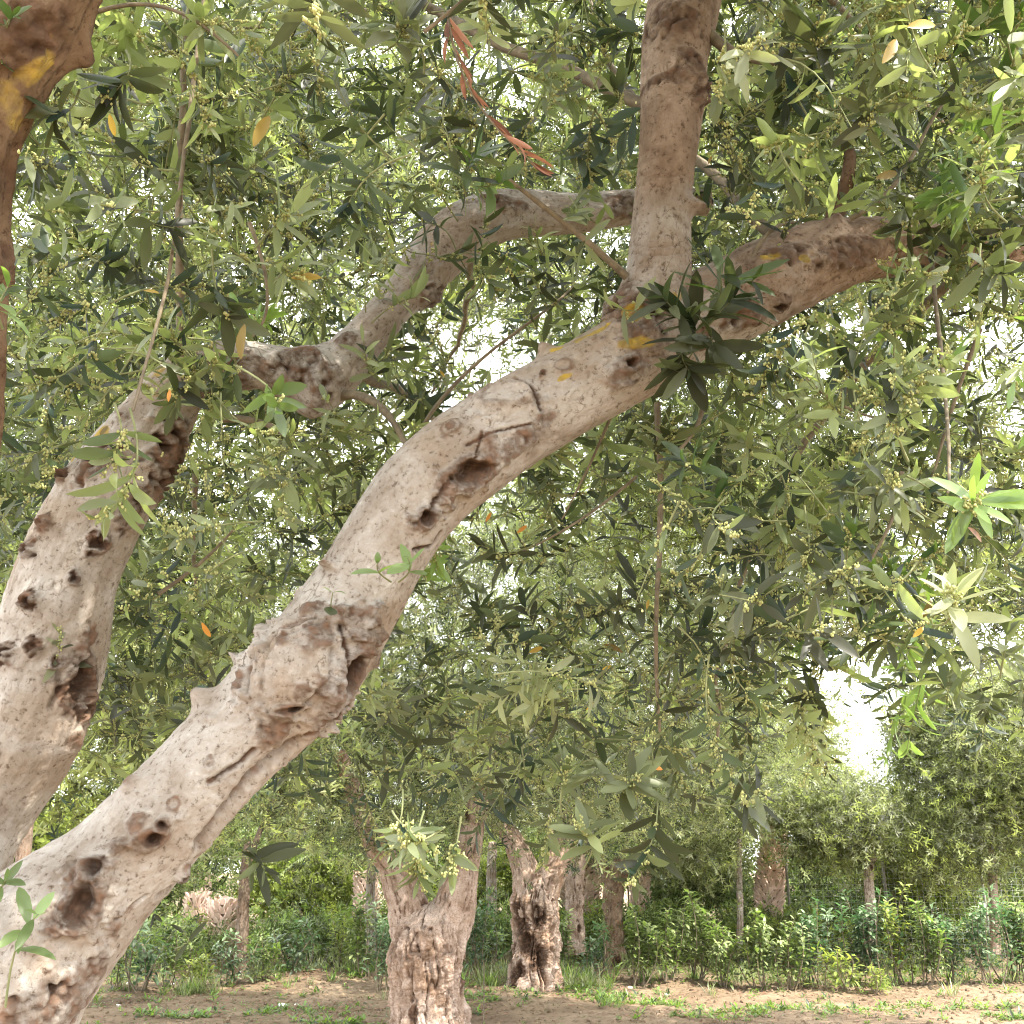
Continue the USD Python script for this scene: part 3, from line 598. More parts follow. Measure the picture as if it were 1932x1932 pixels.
# ------------------------------------------------------------------ what the limbs hide, and the gaps to the sky
Z = np.full((520, 520), 99.0)
for lb in LIMBS:
    q = proj(lb.V).reshape(-1, 3); i = ((q[:, 0] + 74) / 4).astype(int); j = ((q[:, 1] + 74) / 4).astype(int)
    ok = (i >= 1) & (i < 519) & (j >= 1) & (j < 519) & (q[:, 2] > .2)
    for di in (-1, 0, 1):
        for dj in (-1, 0, 1): np.minimum.at(Z, (j[ok] + dj, i[ok] + di), q[ok, 2])
from scipy.ndimage import minimum_filter
ZW = minimum_filter(Z, 13)
GAPS = [(1622, 1340, 44, 46), (1620, 1400, 36, 50), (1638, 1465, 28, 36), (1590, 1300, 32, 20), (1010, 190, 24, 30), (1035, 250, 16, 36), (1170, 460, 30, 26), (1105, 560, 16, 22), (1130, 530, 20, 20), (1880, 655, 36, 62), (1850, 720, 22, 30), (1765, 560, 22, 40),
        (1800, 620, 18, 22), (450, 10, 44, 26), (1400, 45, 26, 30), (1810, 130, 16, 26), (1870, 80, 16, 24), (1600, 600, 26, 14), (60, 480, 26, 30), (180, 555, 22, 18), (610, 610, 14, 14), (320, 20, 30, 18), (1760, 20, 24, 14), (1240, 20, 10, 10), (1590, 340, 12, 24),
        (1500, 445, 20, 8), (1690, 300, 18, 12), (1040, 350, 20, 12), (90, 20, 20, 10), (1720, 640, 22, 16), (1900, 560, 20, 30), (1350, 480, 10, 14), (660, 25, 16, 16), (1790, 760, 14, 20), (1490, 60, 14, 20), (700, 290, 10, 14), (1120, 600, 12, 16), (1900, 790, 16, 18)]


VEIL = [(350, 690, 125, 75), (250, 850, 60, 40), (1810, 460, 170, 90), (1330, 560, 75, 65), (890, 410, 70, 36), (1110, 395, 60, 34), (0, 300, 40, 120)]


def free(P, wide=False, margin=1.0, gap=True, veil=False):
    """False for points that would stand before a limb or in one of the gaps to the sky."""
    q = proj(P)
    i = np.clip(((q[:, 0] + 74) / 4).astype(int), 0, 519); j = np.clip(((q[:, 1] + 74) / 4).astype(int), 0, 519)
    ok = (q[:, 2] > 0.3) & ~((ZW if wide else Z)[j, i] > q[:, 2] - 0.02) if False else ~((ZW if wide else Z)[j, i] < 90) | (q[:, 2] > (ZW if wide else Z)[j, i] + 0.12)
    if veil:
        for x, y, a, b in VEIL: ok |= ((q[:, 0] - x) / a) ** 2 + ((q[:, 1] - y) / b) ** 2 < 1
    if gap:
        for x, y, a, b in GAPS:
            ok &= ((q[:, 0] - x) / (a * margin)) ** 2 + ((q[:, 1] - y) / (b * margin)) ** 2 > 1
    return ok


# ------------------------------------------------------------------ the near tree's hero twigs, each leaf a piece of its own
LMAT = {'o': OLIVE, 's': SPROUT, 'g': OLIVE_FAR}
rh = np.random.default_rng(11)
# base px, py, depth; tip px, py, depth; leaf pairs, leaf length px, material, tone, buds
HERO = [(238, 95, 1.55, 215, 175, 1.5, 6, 92, 'o', .05, .1), (150, 170, 1.5, 95, 215, 1.45, 3, 80, 'o', .1, 0), (445, 690, 1.6, 520, 775, 1.5, 6, 62, 's', .4, .1), (245, 770, 1.62, 195, 980, 1.55, 5, 98, 'o', .65, .5),
        (215, 760, 1.6, 205, 880, 1.58, 4, 80, 'o', .5, .8), (752, 1098, 2.0, 768, 1050, 1.93, 2, 52, 's', .6, 0), (738, 1098, 2.0, 712, 1062, 1.94, 1, 48, 's', .5, 0), (626, 1150, 2.03, 628, 1118, 1.96, 1, 42, 's', .3, 0),
        (10, 1900, 1.55, 72, 1725, 1.5, 4, 72, 's', .5, 0), (-20, 1690, 1.5, 10, 1660, 1.48, 2, 60, 's', .3, 0), (1290, 690, 2.15, 1300, 590, 2.05, 5, 105, 'o', .08, 0), (1310, 650, 2.15, 1385, 560, 2.05, 4, 105, 'o', .15, 0),
        (1340, 590, 2.15, 1362, 500, 2.0, 3, 110, 's', .1, 0), (1340, 560, 2.1, 1420, 530, 2.0, 2, 85, 's', .25, 0), (1290, 720, 2.2, 1310, 650, 2.1, 4, 85, 'o', .1, 0), (880, 370, 2.0, 900, 290, 1.9, 6, 88, 's', .12, .05), (850, 320, 2.0, 950, 345, 1.95, 3, 70, 's', .25, .1),
        (1545, 130, 1.75, 1545, 50, 1.65, 6, 112, 'o', .3, .5), (1500, 110, 1.75, 1560, 80, 1.7, 4, 105, 'o', .12, .4), (1900, 420, 1.65, 1850, 290, 1.6, 6, 88, 'o', .7, .9), (1850, 460, 1.7, 1900, 520, 1.6, 5, 90, 'o', .15, .4),
        (1795, 905, 1.55, 1835, 955, 1.42, 7, 98, 's', .75, 1.0), (1760, 1180, 1.6, 1800, 1120, 1.5, 6, 92, 'g', .7, 1.2), (1620, 1240, 1.8, 1640, 1170, 1.75, 5, 82, 's', .05, .6), (1600, 1060, 1.9, 1610, 1000, 1.85, 4, 66, 's', .15, .3),
        (1330, 930, 2.0, 1290, 870, 1.95, 4, 76, 's', .1, .1), (1380, 990, 2.0, 1350, 930, 1.95, 3, 72, 's', .2, .1), (1400, 1180, 2.1, 1360, 1100, 2.0, 4, 72, 'o', .3, .3), (1060, 1540, 2.1, 1070, 1440, 2.05, 6, 78, 'o', .4, .8),
        (1180, 1560, 2.1, 1200, 1470, 2.0, 5, 84, 'o', .3, .6), (1100, 1640, 2.1, 1095, 1560, 2.0, 5, 66, 'o', .55, .8), (5, 620, 1.42, 15, 540, 1.38, 3, 78, 's', .55, 0), (20, 80, 1.38, 25, 30, 1.34, 2, 48, 's', .15, 0), (-15, 130, 1.4, 5, 120, 1.38, 1, 36, 's', .1, 0),
        (720, 100, 1.8, 760, 40, 1.75, 6, 86, 'g', .3, .4), (800, 140, 1.85, 770, 60, 1.8, 5, 84, 'g', .5, .3), (1700, 170, 1.8, 1640, 240, 1.75, 4, 92, 'g', .2, 1.2), (1560, 250, 1.9, 1440, 280, 1.85, 4, 80, 'o', .8, 2.0), (1640, 210, 1.85, 1520, 290, 1.8, 4, 70, 'o', .8, 2.2),
        (1020, 1210, 2.3, 985, 1130, 2.25, 5, 70, 'o', .03, .2), (1240, 1180, 2.35, 1200, 1090, 2.3, 4, 72, 'o', .0, .1), (1240, 1280, 2.35, 1340, 1180, 2.3, 5, 72, 'o', .0, .2), (840, 1560, 1.6, 760, 1590, 1.55, 5, 62, 'o', .5, .8), (740, 1530, 1.7, 820, 1600, 1.6, 5, 60, 'o', .5, .6),
        (480, 470, 1.8, 555, 400, 1.75, 4, 88, 'o', .75, .4), (500, 480, 1.8, 560, 520, 1.75, 3, 88, 'o', .55, .6), (400, 470, 1.85, 430, 600, 1.8, 5, 86, 'o', .02, .2), (360, 280, 1.85, 420, 320, 1.8, 5, 86, 'o', .05, .4), (260, 390, 1.8, 330, 430, 1.75, 4, 80, 'o', .05, .1),
        (1295, 640, 2.1, 1300, 700, 2.05, 4, 95, 'o', .02, 0), (1300, 600, 2.1, 1250, 560, 2.0, 3, 80, 'o', .05, 0), (1330, 600, 2.1, 1345, 650, 2.0, 4, 90, 'o', .02, 0), (800, 1530, 1.75, 790, 1660, 1.7, 6, 62, 'o', .5, .8), (760, 1490, 1.8, 740, 1600, 1.75, 6, 60, 'o', .5, .8), (870, 1540, 1.75, 850, 1640, 1.7, 5, 60, 'o', .5, .9),
        (290, 700, 2.2, 330, 770, 2.1, 5, 66, 'o', .05, .3), (380, 620, 2.2, 350, 720, 2.1, 5, 66, 'o', .3, 1.0), (440, 620, 2.2, 400, 700, 2.1, 4, 62, 'o', .7, .6), (1800, 380, 2.1, 1760, 450, 2.0, 5, 78, 'o', .02, .2), (1860, 400, 2.1, 1870, 500, 2.0, 5, 80, 'o', .05, .3), (1720, 360, 2.1, 1700, 430, 2.0, 4, 72, 'o', .1, .2),
        (290, 1660, 2.0, 290, 1725, 1.95, 1, 46, 'o', 0, 0), (330, 1790, 2.2, 345, 1760, 2.1, 1, 46, 'o', 0, 0), (420, 1620, 2.4, 500, 1640, 2.3, 3, 72, 'o', 0, 0), (690, 590, 2.6, 730, 480, 2.5, 4, 64, 'o', .6, .3), (700, 610, 2.55, 790, 560, 2.5, 4, 62, 'o', .7, .2), (860, 470, 2.6, 800, 420, 2.5, 4, 66, 'o', .02, .1)]
nleaf = 0
flower = MB()
fol, stems = {'o': MB(), 'g': MB(), 's': MB()}, MB()
for hx in HERO:
    b_, t_ = pix(*hx[0:3]), pix(*hx[3:6])
    dm = (hx[2] + hx[5]) / 2
    st, (lv, lf), tn, bu = sprig(rh, b_, t_, n=hx[6] + (2 if hx[6] > 2 else 1), leafL=hx[7] * 1.08 * dm / F, buds=hx[10], tone=hx[9], ratio=0.235 if hx[8] != 's' else .46 if hx[7] < 55 else .3 if hx[7] < 75 else .2, whorl=0.3)
    tw = part(near, 'twig', st, TWIG_GREEN, base_A, label='bright green sprout with soft young leaves' if hx[8] == 's' and hx[7] < 75 else None)
    for k in range(len(lv)):
        if nleaf < 300:
            part(tw, 'leaf', (lv[k], lf), LMAT[hx[8]], base_A, True, {'tone': np.full(lv.shape[1], tn[k])}); nleaf += 1
        else:
            fol[hx[8]].add(lv[k], lf, tone=tn[k])
    if bu.n:
        if bu.n > 500:
            part(tw, 'flower_buds', bu.get(), BUD, base_A, True, bu.attrs())
        else:
            flower.add(*bu.get(), **bu.attrs())
# the dry twig with its curled red-brown leaves
dp = [(845, 20, 1.85), (862, 110, 1.83), (905, 200, 1.8), (965, 270, 1.8), (1012, 315, 1.8)]
Pd = CubicSpline(np.linspace(0, 1, 5), np.array([pix(*p) for p in dp]))
tw = part(near, 'dry_twig', tube(Pd(np.linspace(0, 1, 20)), np.linspace(.0028, .0012, 20)), TWIG, base_A, label='dry brown twig with withered leaves')
for k, (x, s_, L_) in enumerate([(.03, 1, .075), (.05, -1, .05), (.08, 1, .07), (.12, -1, .06), (.17, 1, .08), (.22, -1, .055), (.28, 1, .07), (.32, -1, .05), (.38, 1, .065), (.42, -1, .05), (.55, 1, .07), (.6, 1, .075), (.68, 1, .07), (.74, 1, .065), (.8, 1, .07), (.86, 1, .06), (.92, 1, .05), (.97, 1, .04)]):
    p, d = Pd(x), unit(Pd(x, 1))
    dd = unit(d * 0.65 + RT * s_ * (0.6 if s_ > 0 else 0.1) - UP * 0.25 + rh.normal(0, .18, 3))
    v, f = leaves(p[None], dd[None], unit(rh.normal(size=3) + [0, 0, 1])[None], np.array([L_]), np.array([.0105]), np.array([rh.normal(.2, .5)]), fold=0.9)
    part(tw, 'leaf', (v[0], f), DEAD, base_A, True, {'tone': np.full(v.shape[1], rh.uniform(0, 1))})
# yellow and orange leaves
YL = [(452, 640, 1.7, 76, 95, 'y'), (578, 520, 1.75, 58, 10, 'y'), (492, 240, 1.8, 78, 70, 'y'), (1745, 42, 1.65, 70, 15, 'y'), (1685, 90, 1.65, 72, 55, 'y'), (1678, 328, 1.7, 54, 18, 'y'), (318, 745, 1.9, 26, 90, 'o'), (195, 812, 1.6, 24, 60, 'y'), (388, 1190, 2.4, 34, -65, 'o'),
      (922, 975, 2.6, 22, 60, 'o'), (985, 998, 2.6, 26, 40, 'o'), (1012, 1226, 2.6, 30, 20, 'y'), (1160, 1222, 2.6, 44, -15, 'y'), (1238, 1448, 2.3, 34, -10, 'o'), (1845, 1008, 1.45, 46, -35, 'o'), (1752, 1148, 1.55, 40, 60, 'y'), (1735, 1192, 1.55, 34, 40, 'y'),
      (1118, 1332, 2.5, 28, 30, 'y'), (1222, 1140, 2.6, 20, 80, 'y'), (835, 705, 2.8, 16, -50, 'y'), (285, 548, 1.9, 30, 0, 'y'), (1340, 300, 1.9, 20, 70, 'y'), (210, 235, 1.5, 40, -80, 'y'), (1145, 1260, 2.5, 20, 20, 'y')]
for x, y, d, l, an, c in YL:
    w = RT * math.cos(math.radians(an)) + UP * math.sin(math.radians(an)); p = pix(x, y, d) - w * l * d / F / 2
    v, f = leaves(p[None], unit(w + FW * .15)[None], unit(-FW + UP * .4 + rh.normal(0, .3, 3))[None], np.array([l * d / F]), np.array([l * d / F * .3]), np.array([.4]))
    part(near, 'yellow_leaf' if c == 'y' else 'orange_leaf', (v[0], f), YELLOW if c == 'y' else ORANGE, base_A, True, {'tone': np.full(v.shape[1], rh.uniform(0, 1))}, 'yellowed leaf' if c == 'y' else 'orange withered leaf')

# ------------------------------------------------------------------ the near tree's other foliage
rf = np.random.default_rng(23)


CLEAR = [(935, 170, 120, 170, 1.9)] + [(h[3], h[4], h[7] * .8, h[7] * .8, h[5]) for h in HERO if h[7] > 60] + [(y_[0], y_[1], y_[3] * .7, y_[3] * .6, y_[2]) for y_ in YL]


def unveiled(P):
    q = proj(P); ok = np.ones(len(q), bool)
    for x, y, a, b, d in CLEAR:
        ok &= (((q[:, 0] - x) / a) ** 2 + ((q[:, 1] - y) / b) ** 2 > 1) | (q[:, 2] > d + .06)
    return ok


def near_density(x, y):
    """How thick the nearest twigs hang."""
    return (1.0 * (y < 420) + 1.1 * (x < 640) * (y < 620) + 0.7 * (x < 420) * (y < 900) + 1.0 * (x > 1330) * (y < 760) + 0.8 * (x > 1250) * (y < 1330) + 0.35 * (x > 650) * (y > 900) * (y < 1560) + 0.4 * (x < 640) * (y < 1150))


cnt = 0
HIDE = [v for v, k in zip(VEIL, (9, 4, 12, 3, 6, 4, 2)) for _ in range(k)]
while cnt < 800:
    x, y = rf.uniform(-120, 2050), rf.uniform(-150, 1560)
    hide = HIDE.pop() if HIDE else None
    if hide:
        x, y = hide[0] + rf.uniform(-.8, .8) * hide[2], hide[1] + rf.uniform(-.8, .8) * hide[3]
    elif rf.random() > near_density(x, y) / 2.2:
        continue
    if y > 1330 and x > 1400 or y > 1100 and x < 560 and rf.random() < .7:
        continue
    d = rf.uniform(1.65, 2.7)
    if hide: d = min(2.6, ZW[int((y + 74) / 4), int((x + 74) / 4)]) - rf.uniform(.12, .45)
    c0 = pix(x, y, d)
    main_dir = unit(rf.normal(0, 1, 3) * [1, .7, .7] + [0, -.15, .1])
    tone = np.clip(rf.choice([.02, .32, .8], p=[.46, .3, .24]) + rf.normal(0, .1), 0, 1)
    kind = rf.choice(['o', 'g', 's'], p=[.82, .12, .06]); vl = bool(hide) or rf.random() < .5; budy = rf.choice([0, .5, 1.2, 2.0], p=[.2, .25, .3, .25])
    for q_ in range(rf.integers(2, 6)):
        b_ = c0 + rf.normal(0, .035, 3); dr = unit(main_dir + rf.normal(0, .5, 3))
        st, (lv, lf), tn, bu = sprig(rf, b_, b_ + dr * rf.uniform(.12, .24), n=rf.integers(6, 10), droop=rf.uniform(-.1, .45), buds=budy, tone=tone, leafL=rf.uniform(.055, .078), ratio=rf.uniform(.19, .245), whorl=rf.choice([.3, 1.0]))
        ok = free(lv[:, lv.shape[1] // 2], veil=vl) & free(lv[:, -2], veil=vl) & free(lv[:, 4], veil=vl) & unveiled(lv[:, 7])
        if ok.sum() < 4:
            continue
        cnt += 1
        fol[kind].add(*join(lv[ok], lf), tone=np.repeat(tn[ok], lv.shape[1]))
        if free(st[0], veil=vl).all(): stems.add(*st)
        if bu.n:
            bv, bf = bu.get(); okb = free(bv, veil=vl) & unveiled(bv)
            keep = okb[bf].all(1)
            if keep.any(): flower.add(bv, bf[keep], **bu.attrs())
for k in fol:
    part(near, 'foliage', fol[k].get(), LMAT[k], base_A, True, fol[k].attrs(), kind='stuff')
part(near, 'twigs', stems.get(), TWIG_GREEN, base_A, kind='stuff')
part(near, 'flower_buds', flower.get(), BUD, base_A, True, flower.attrs(), kind='stuff')

# deeper in the crown and above the picture: copies of twigs
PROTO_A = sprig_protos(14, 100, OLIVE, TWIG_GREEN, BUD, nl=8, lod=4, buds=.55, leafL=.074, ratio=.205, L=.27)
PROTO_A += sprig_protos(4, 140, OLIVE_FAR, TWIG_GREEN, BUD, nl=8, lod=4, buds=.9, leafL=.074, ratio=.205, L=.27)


def crown_A(n):
    out = []
    r = np.random.default_rng(31)
    while sum(map(len, out)) < n:
        m = 4000
        x, y, d = r.uniform(-250, 2180, m), r.uniform(-400, 1600, m), 2.4 + 2.6 * r.random(m) ** 1.1
        P = np.stack([pix(a, b, c) for a, b, c in zip(x, y, d)])
        low = 1500 - 150 * sm(1250, 1500, x) - 80 * sm(500, 100, x)
        keep = (y < low + r.normal(0, 60, m)) & (P[:, 2] > 1.75) & (P[:, 2] < 5.6)
        keep &= r.random(m) < sm(.28, .58, meshkit.fbm(P * 1.9, 2, 3)) * (0.5 + 0.5 * (d > 2.8))
        keep &= free(P, True)
        out.append(P[keep])
    return np.vstack(out)[:n]


PA = crown_A(3700)
ro = np.random.default_rng(37)
over = ro.uniform([-3.4, -1.6, 2.6], [3.2, 5.2, 5.6], (9000, 3))
q = proj(over); inside = (q[:, 2] > 0) & (np.abs(q[:, 0] - 966) < 1130) & (np.abs(q[:, 1] - 966) < 1130)
ell = ((over[:, 0] + .2) / 3.3) ** 2 + ((over[:, 1] - 1.8) / 3.3) ** 2 + ((over[:, 2] - 3.5) / 2.0) ** 2
over = over[~inside & (ell < 1) & (ell > .25)][:1300]
Lp = np.vstack([lb.V[::12, ::40].reshape(-1, 3) for lb in LIMBS]); Lp = Lp[(proj(Lp)[:, 2] > .5) & (np.abs(proj(Lp)[:, 0] - 966) < 1300)]
shade = Lp[ro.integers(0, len(Lp), 5200)]; shade = shade + SUN * ro.uniform(.7, 3.2, (5200, 1)) + ro.normal(0, .14, (5200, 3))
q = proj(shade); inside = (q[:, 2] > 0) & (np.abs(q[:, 0] - 966) < 1130) & (np.abs(q[:, 1] - 966) < 1130)
shade = shade[~inside & (np.linalg.norm(shade - EYE, axis=1) > .9)][:1500]
PP = np.vstack([PA, over, shade])
D = unit(ro.normal(0, 1, PP.shape) * [1, 1, .6] + [0, 0, .25] + .25 * unit(PP - [0, 2.2, 2.6]))
idx = np.where(ro.random(len(PP)) < .8, ro.integers(0, 14, len(PP)), ro.integers(14, 18, len(PP)))
instancer(near, 'crown', PROTO_A, PP, frames(ro, D), ro.uniform(.8, 1.25, len(PP)), idx, base_A)
# boughs that carry that crown
for k in range(22):
    j = ro.integers(0, len(PA)); e = PA[j]; lb = LIMBS[ro.integers(1, 4)]; i0 = ro.integers(int(lb.ns * .35), lb.ns); s0 = lb.V[i0].mean(0)
    if np.linalg.norm(e - s0) > 2.4 or np.linalg.norm(e - s0) < .5: continue
    mid = (s0 + e) / 2 + ro.normal(0, .12, 3) + [0, .15, .12]
    C = CubicSpline([0, .5, 1], np.array([s0, mid, e]))(np.linspace(0, 1, 18)); C = C + (meshkit.fbm(C * 9, 2, k)[:, None] - .5) * .08
    if not free(C[4:]).all(): continue
    part(near, 'branch', tube(C, np.linspace(.016, .005, 18), 6), TWIG, base_A)
#@@BACK
# ------------------------------------------------------------------ the other trees of the grove
rb = np.random.default_rng(53)
PROTO_B = sprig_protos(12, 200, OLIVE, TWIG_GREEN, BUD, nl=8, lod=4, L=.3, buds=.35, boughs=3, spread=.12)
PROTO_B += sprig_protos(4, 230, OLIVE_FAR, TWIG_GREEN, BUD, nl=8, lod=4, L=.3, buds=.8, boughs=3, spread=.12)
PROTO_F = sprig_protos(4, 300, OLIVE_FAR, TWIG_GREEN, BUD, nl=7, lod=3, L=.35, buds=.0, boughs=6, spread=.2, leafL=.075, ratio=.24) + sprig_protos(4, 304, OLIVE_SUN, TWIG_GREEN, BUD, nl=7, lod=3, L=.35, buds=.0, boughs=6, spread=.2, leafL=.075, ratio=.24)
PROTO_D = sprig_protos(8, 320, SHRUB, TWIG_GREEN, BUD, nl=7, lod=3, L=.35, buds=.0, boughs=6, spread=.2, leafL=.085, ratio=.3)
PROTO_L = sprig_protos(6, 340, SHRUB_LIME, TWIG_GREEN, BUD, nl=7, lod=3, L=.35, buds=.0, boughs=6, spread=.2, leafL=.085, ratio=.35)
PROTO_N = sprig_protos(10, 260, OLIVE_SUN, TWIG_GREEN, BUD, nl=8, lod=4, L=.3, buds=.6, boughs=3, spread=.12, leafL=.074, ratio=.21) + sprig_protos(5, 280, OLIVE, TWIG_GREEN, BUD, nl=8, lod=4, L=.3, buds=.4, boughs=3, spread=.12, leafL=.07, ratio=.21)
SHARED = {}
# where the photograph looks through to a trunk behind
OPEN = [(1455, 1630, 42, 105), (1641, 1640, 22, 62), (1396, 1665, 16, 62), (1085, 1695, 52, 62), (1162, 1690, 30, 52), (700, 1690, 20, 62), (930, 1685, 18, 60), (458, 1690, 20, 60), (405, 1716, 26, 20), (445, 1724, 20, 18), (1208, 1690, 22, 40), (1876, 1660, 16, 50), (372, 1720, 30, 30)]


def crown(t, loc, blobs, n, protos, key, r, scale=1.0, shell=.35, hang=0.0, wide=True, gap=1.0, cut=None):
    """Twigs through the volume of several ellipsoids (centre, radii), thicker towards the outside, with clumps and holes."""
    out = []
    vol = np.array([np.prod(b[1]) for b in blobs]); vol = vol / vol.sum()
    for (c, ra), w in zip(blobs, vol):
        m = int(n * w * 2.2) + 8
        u = unit(r.normal(size=(m, 3))); rad = (shell ** 3 + (1 - shell ** 3) * r.random(m)) ** (1 / 3)
        P = np.array(c) + u * rad[:, None] * np.array(ra) * (1 + .35 * (meshkit.fbm(u * 2.2 + np.array(c), 2, 7) - .5)[:, None] * 2)
        keep = (r.random(m) < sm(.26, .5, meshkit.fbm(P * 1.5 / scale, 2, 13))) & (P[:, 2] > .35)
        P = P[keep]
        P = P[free(P, wide, gap)]
        q = proj(P)
        for x_, y_, a_, b_ in OPEN: q, P = (z[((q[:, 0] - x_) / a_) ** 2 + ((q[:, 1] - y_) / b_) ** 2 > 1] for z in (q, P))
        if cut is not None: P = P[cut(P)]
        out.append(P[:max(4, int(n * w))])
    P = np.vstack(out); c0 = np.mean([b[0] for b in blobs], 0)
    D = unit(r.normal(0, 1, P.shape) + .8 * unit(P - c0) + [0, 0, .3 - hang])
    pr = SHARED.get(key, protos)
    np_ = len(pr)
    SHARED[key] = instancer(t, 'crown', pr, P, frames(r, D), r.uniform(.8, 1.25, len(P)) * scale, r.integers(0, np_, len(P)), loc)


def wood(t, loc, ctrl, ns, nt, mat, seed, name='trunk', low=.12, flute=.1, fine=.012, knots=0, label=None, fiss=0):
    lb = Limb(ctrl, ns, nt, seed=seed, low=low, flute=flute, fine=fine, three_d=True, fiss=fiss)
    r = np.random.default_rng(seed)
    for k in range(knots):
        i, j = r.integers(2, ns - 2), r.integers(0, nt)
        C = lb.V[i, j]; rr = lb.rad[i] * r.uniform(.18, .5)
        d = np.linalg.norm((lb.V - C) * [1, 1, .55], axis=-1) / rr * (1 + .6 * (meshkit.fbm(lb.V * 14, 2, k) - .5))
        if r.random() < .5:
            lb.disp -= rr * .8 * sm(1, .2, d); lb.wound = np.maximum(lb.wound, sm(1.3, .6, d))
        else:
            lb.disp += rr * .45 * np.exp(-d ** 2); lb.wound = np.maximum(lb.wound, .5 * sm(1.1, .3, d))
    (vf, a) = lb.mesh(); part(t, name, vf, mat, loc, True, a, label)
    return lb


def W(pts, Y, dY=None):
    """(px, py, width px[, Y]) seen in the photograph, standing at distance Y, to (x, y, z, radius)."""
    o = []
    for p in pts:
        y = p[3] if len(p) > 3 else Y
        q = at(p[0], p[1], y); o.append((*q, p[2] / 2 * proj(q)[2] / F))
    return o


def ground_at(px, Y):
    x = at(px, 1800, Y)[0]
    return np.array([x, Y, float(gz(x, Y))])


# centre trees
def center_tree(label, px, Y, trunk_pts, limbs, blobs, n, seed, mats=BARK_OLD, protos=None, key='b', knots=26, scale=1.0, group=None, name='olive_tree', gap=1.0, cat='tree', **kw):
    loc = ground_at(px, Y); loc[2] = 0
    t = thing(name, loc, label, cat, group)
    big = knots > 15
    wood(t, loc, W(trunk_pts, Y), 300 if big else 110, 190 if big else 60, mats, seed, knots=knots, fiss=.15 if big else .06, low=.18 if big else .12)
    for k, l in enumerate(limbs):
        wood(t, loc, W(l, Y), 130 if big else 70, 80 if big else 36, mats, seed + 20 + k, 'limb', knots=max(2, knots // 5), low=.1, flute=.07, fiss=.1 if big else 0)
    if blobs:
        crown(t, loc, blobs, n, protos or PROTO_B, key, np.random.default_rng(seed), scale, gap=gap, **kw)
    return t


YB, YC = 10.36, 14.5
def blob(px, py, Y, rx, ry, rz): return (tuple(at(px, py, Y)), (rx, ry, rz))


center_tree('old olive tree with thick hollowed trunk forking in a V right of the leaning limb', 810, YB,
            [(812, 2010, 190), (810, 1940, 138), (806, 1880, 128), (808, 1820, 134), (812, 1765, 134), (814, 1735, 112), (815, 1712, 66)],
            [[(793, 1830, 70), (780, 1745, 86), (762, 1685, 70), (738, 1635, 54), (712, 1598, 44), (680, 1530, 34), (640, 1420, 26)], [(830, 1830, 70), (844, 1745, 90), (864, 1685, 72), (880, 1620, 52), (893, 1560, 44), (905, 1505, 40), (930, 1440, 32), (950, 1340, 24)]],
            [blob(880, 1290, YB + .3, 2.7, 2.0, 1.55), blob(700, 1480, YB - .2, 1.3, 1.2, .75), blob(1080, 1480, YB - .3, 1.2, 1.2, .75), blob(560, 1300, YB + 1, 1.8, 1.6, 1.3)], 1900, 61)
center_tree('olive tree with furrowed flaring trunk and pale limb leaning left, behind V-forked one', 1005, YC,
            [(1005, 1900, 190), (1005, 1872, 132), (1005, 1845, 98), (1006, 1815, 86), (1010, 1780, 84), (1010, 1720, 86), (1013, 1680, 76), (1016, 1655, 44)],
            [[(1003, 1730, 54), (998, 1672, 60), (985, 1622, 46), (958, 1570, 38), (925, 1522, 34), (895, 1470, 26), (850, 1380, 18)], [(1020, 1730, 50), (1034, 1665, 58), (1056, 1620, 46), (1072, 1570, 34), (1090, 1490, 26), (1130, 1400, 18)]],
            [blob(1120, 1300, YC, 3.0, 2.4, 2.0), blob(1180, 1500, YC - .6, 1.7, 1.4, .9), blob(960, 1440, YC + .4, 1.6, 1.4, 1.0), blob(1340, 1330, YC + .5, 1.9, 1.6, 1.5), blob(1120, 1010, YC, 2.7, 2.0, 1.6), blob(1340, 1080, YC, 2.2, 1.8, 1.5), blob(940, 1130, YC + .5, 1.8, 1.6, 1.4)], 3800, 62)
center_tree('slender olive tree with smooth grey trunk in front of the pink palm trunk', 1085, 17.5, [(1086, 1800, 40), (1085, 1740, 36), (1084, 1690, 34), (1081, 1650, 38)],
            [[(1076, 1665, 22), (1066, 1640, 20), (1050, 1600, 16), (1030, 1540, 10)], [(1088, 1665, 26), (1096, 1620, 20), (1110, 1560, 12)]], [blob(1090, 1440, 17.5, 1.9, 1.6, 1.5)], 500, 63, BARK_OLD, knots=3)
center_tree('small olive tree with short stout brown trunk right of the pink palm trunk', 1160, 18.5, [(1160, 1830, 46), (1158, 1760, 42), (1156, 1700, 38), (1163, 1655, 36), (1175, 1620, 28)],
            [[(1160, 1680, 26), (1140, 1640, 20), (1130, 1580, 12)]], [blob(1200, 1450, 18.5, 2.2, 1.8, 1.7)], 600, 64, BARK_BROWN, knots=10)
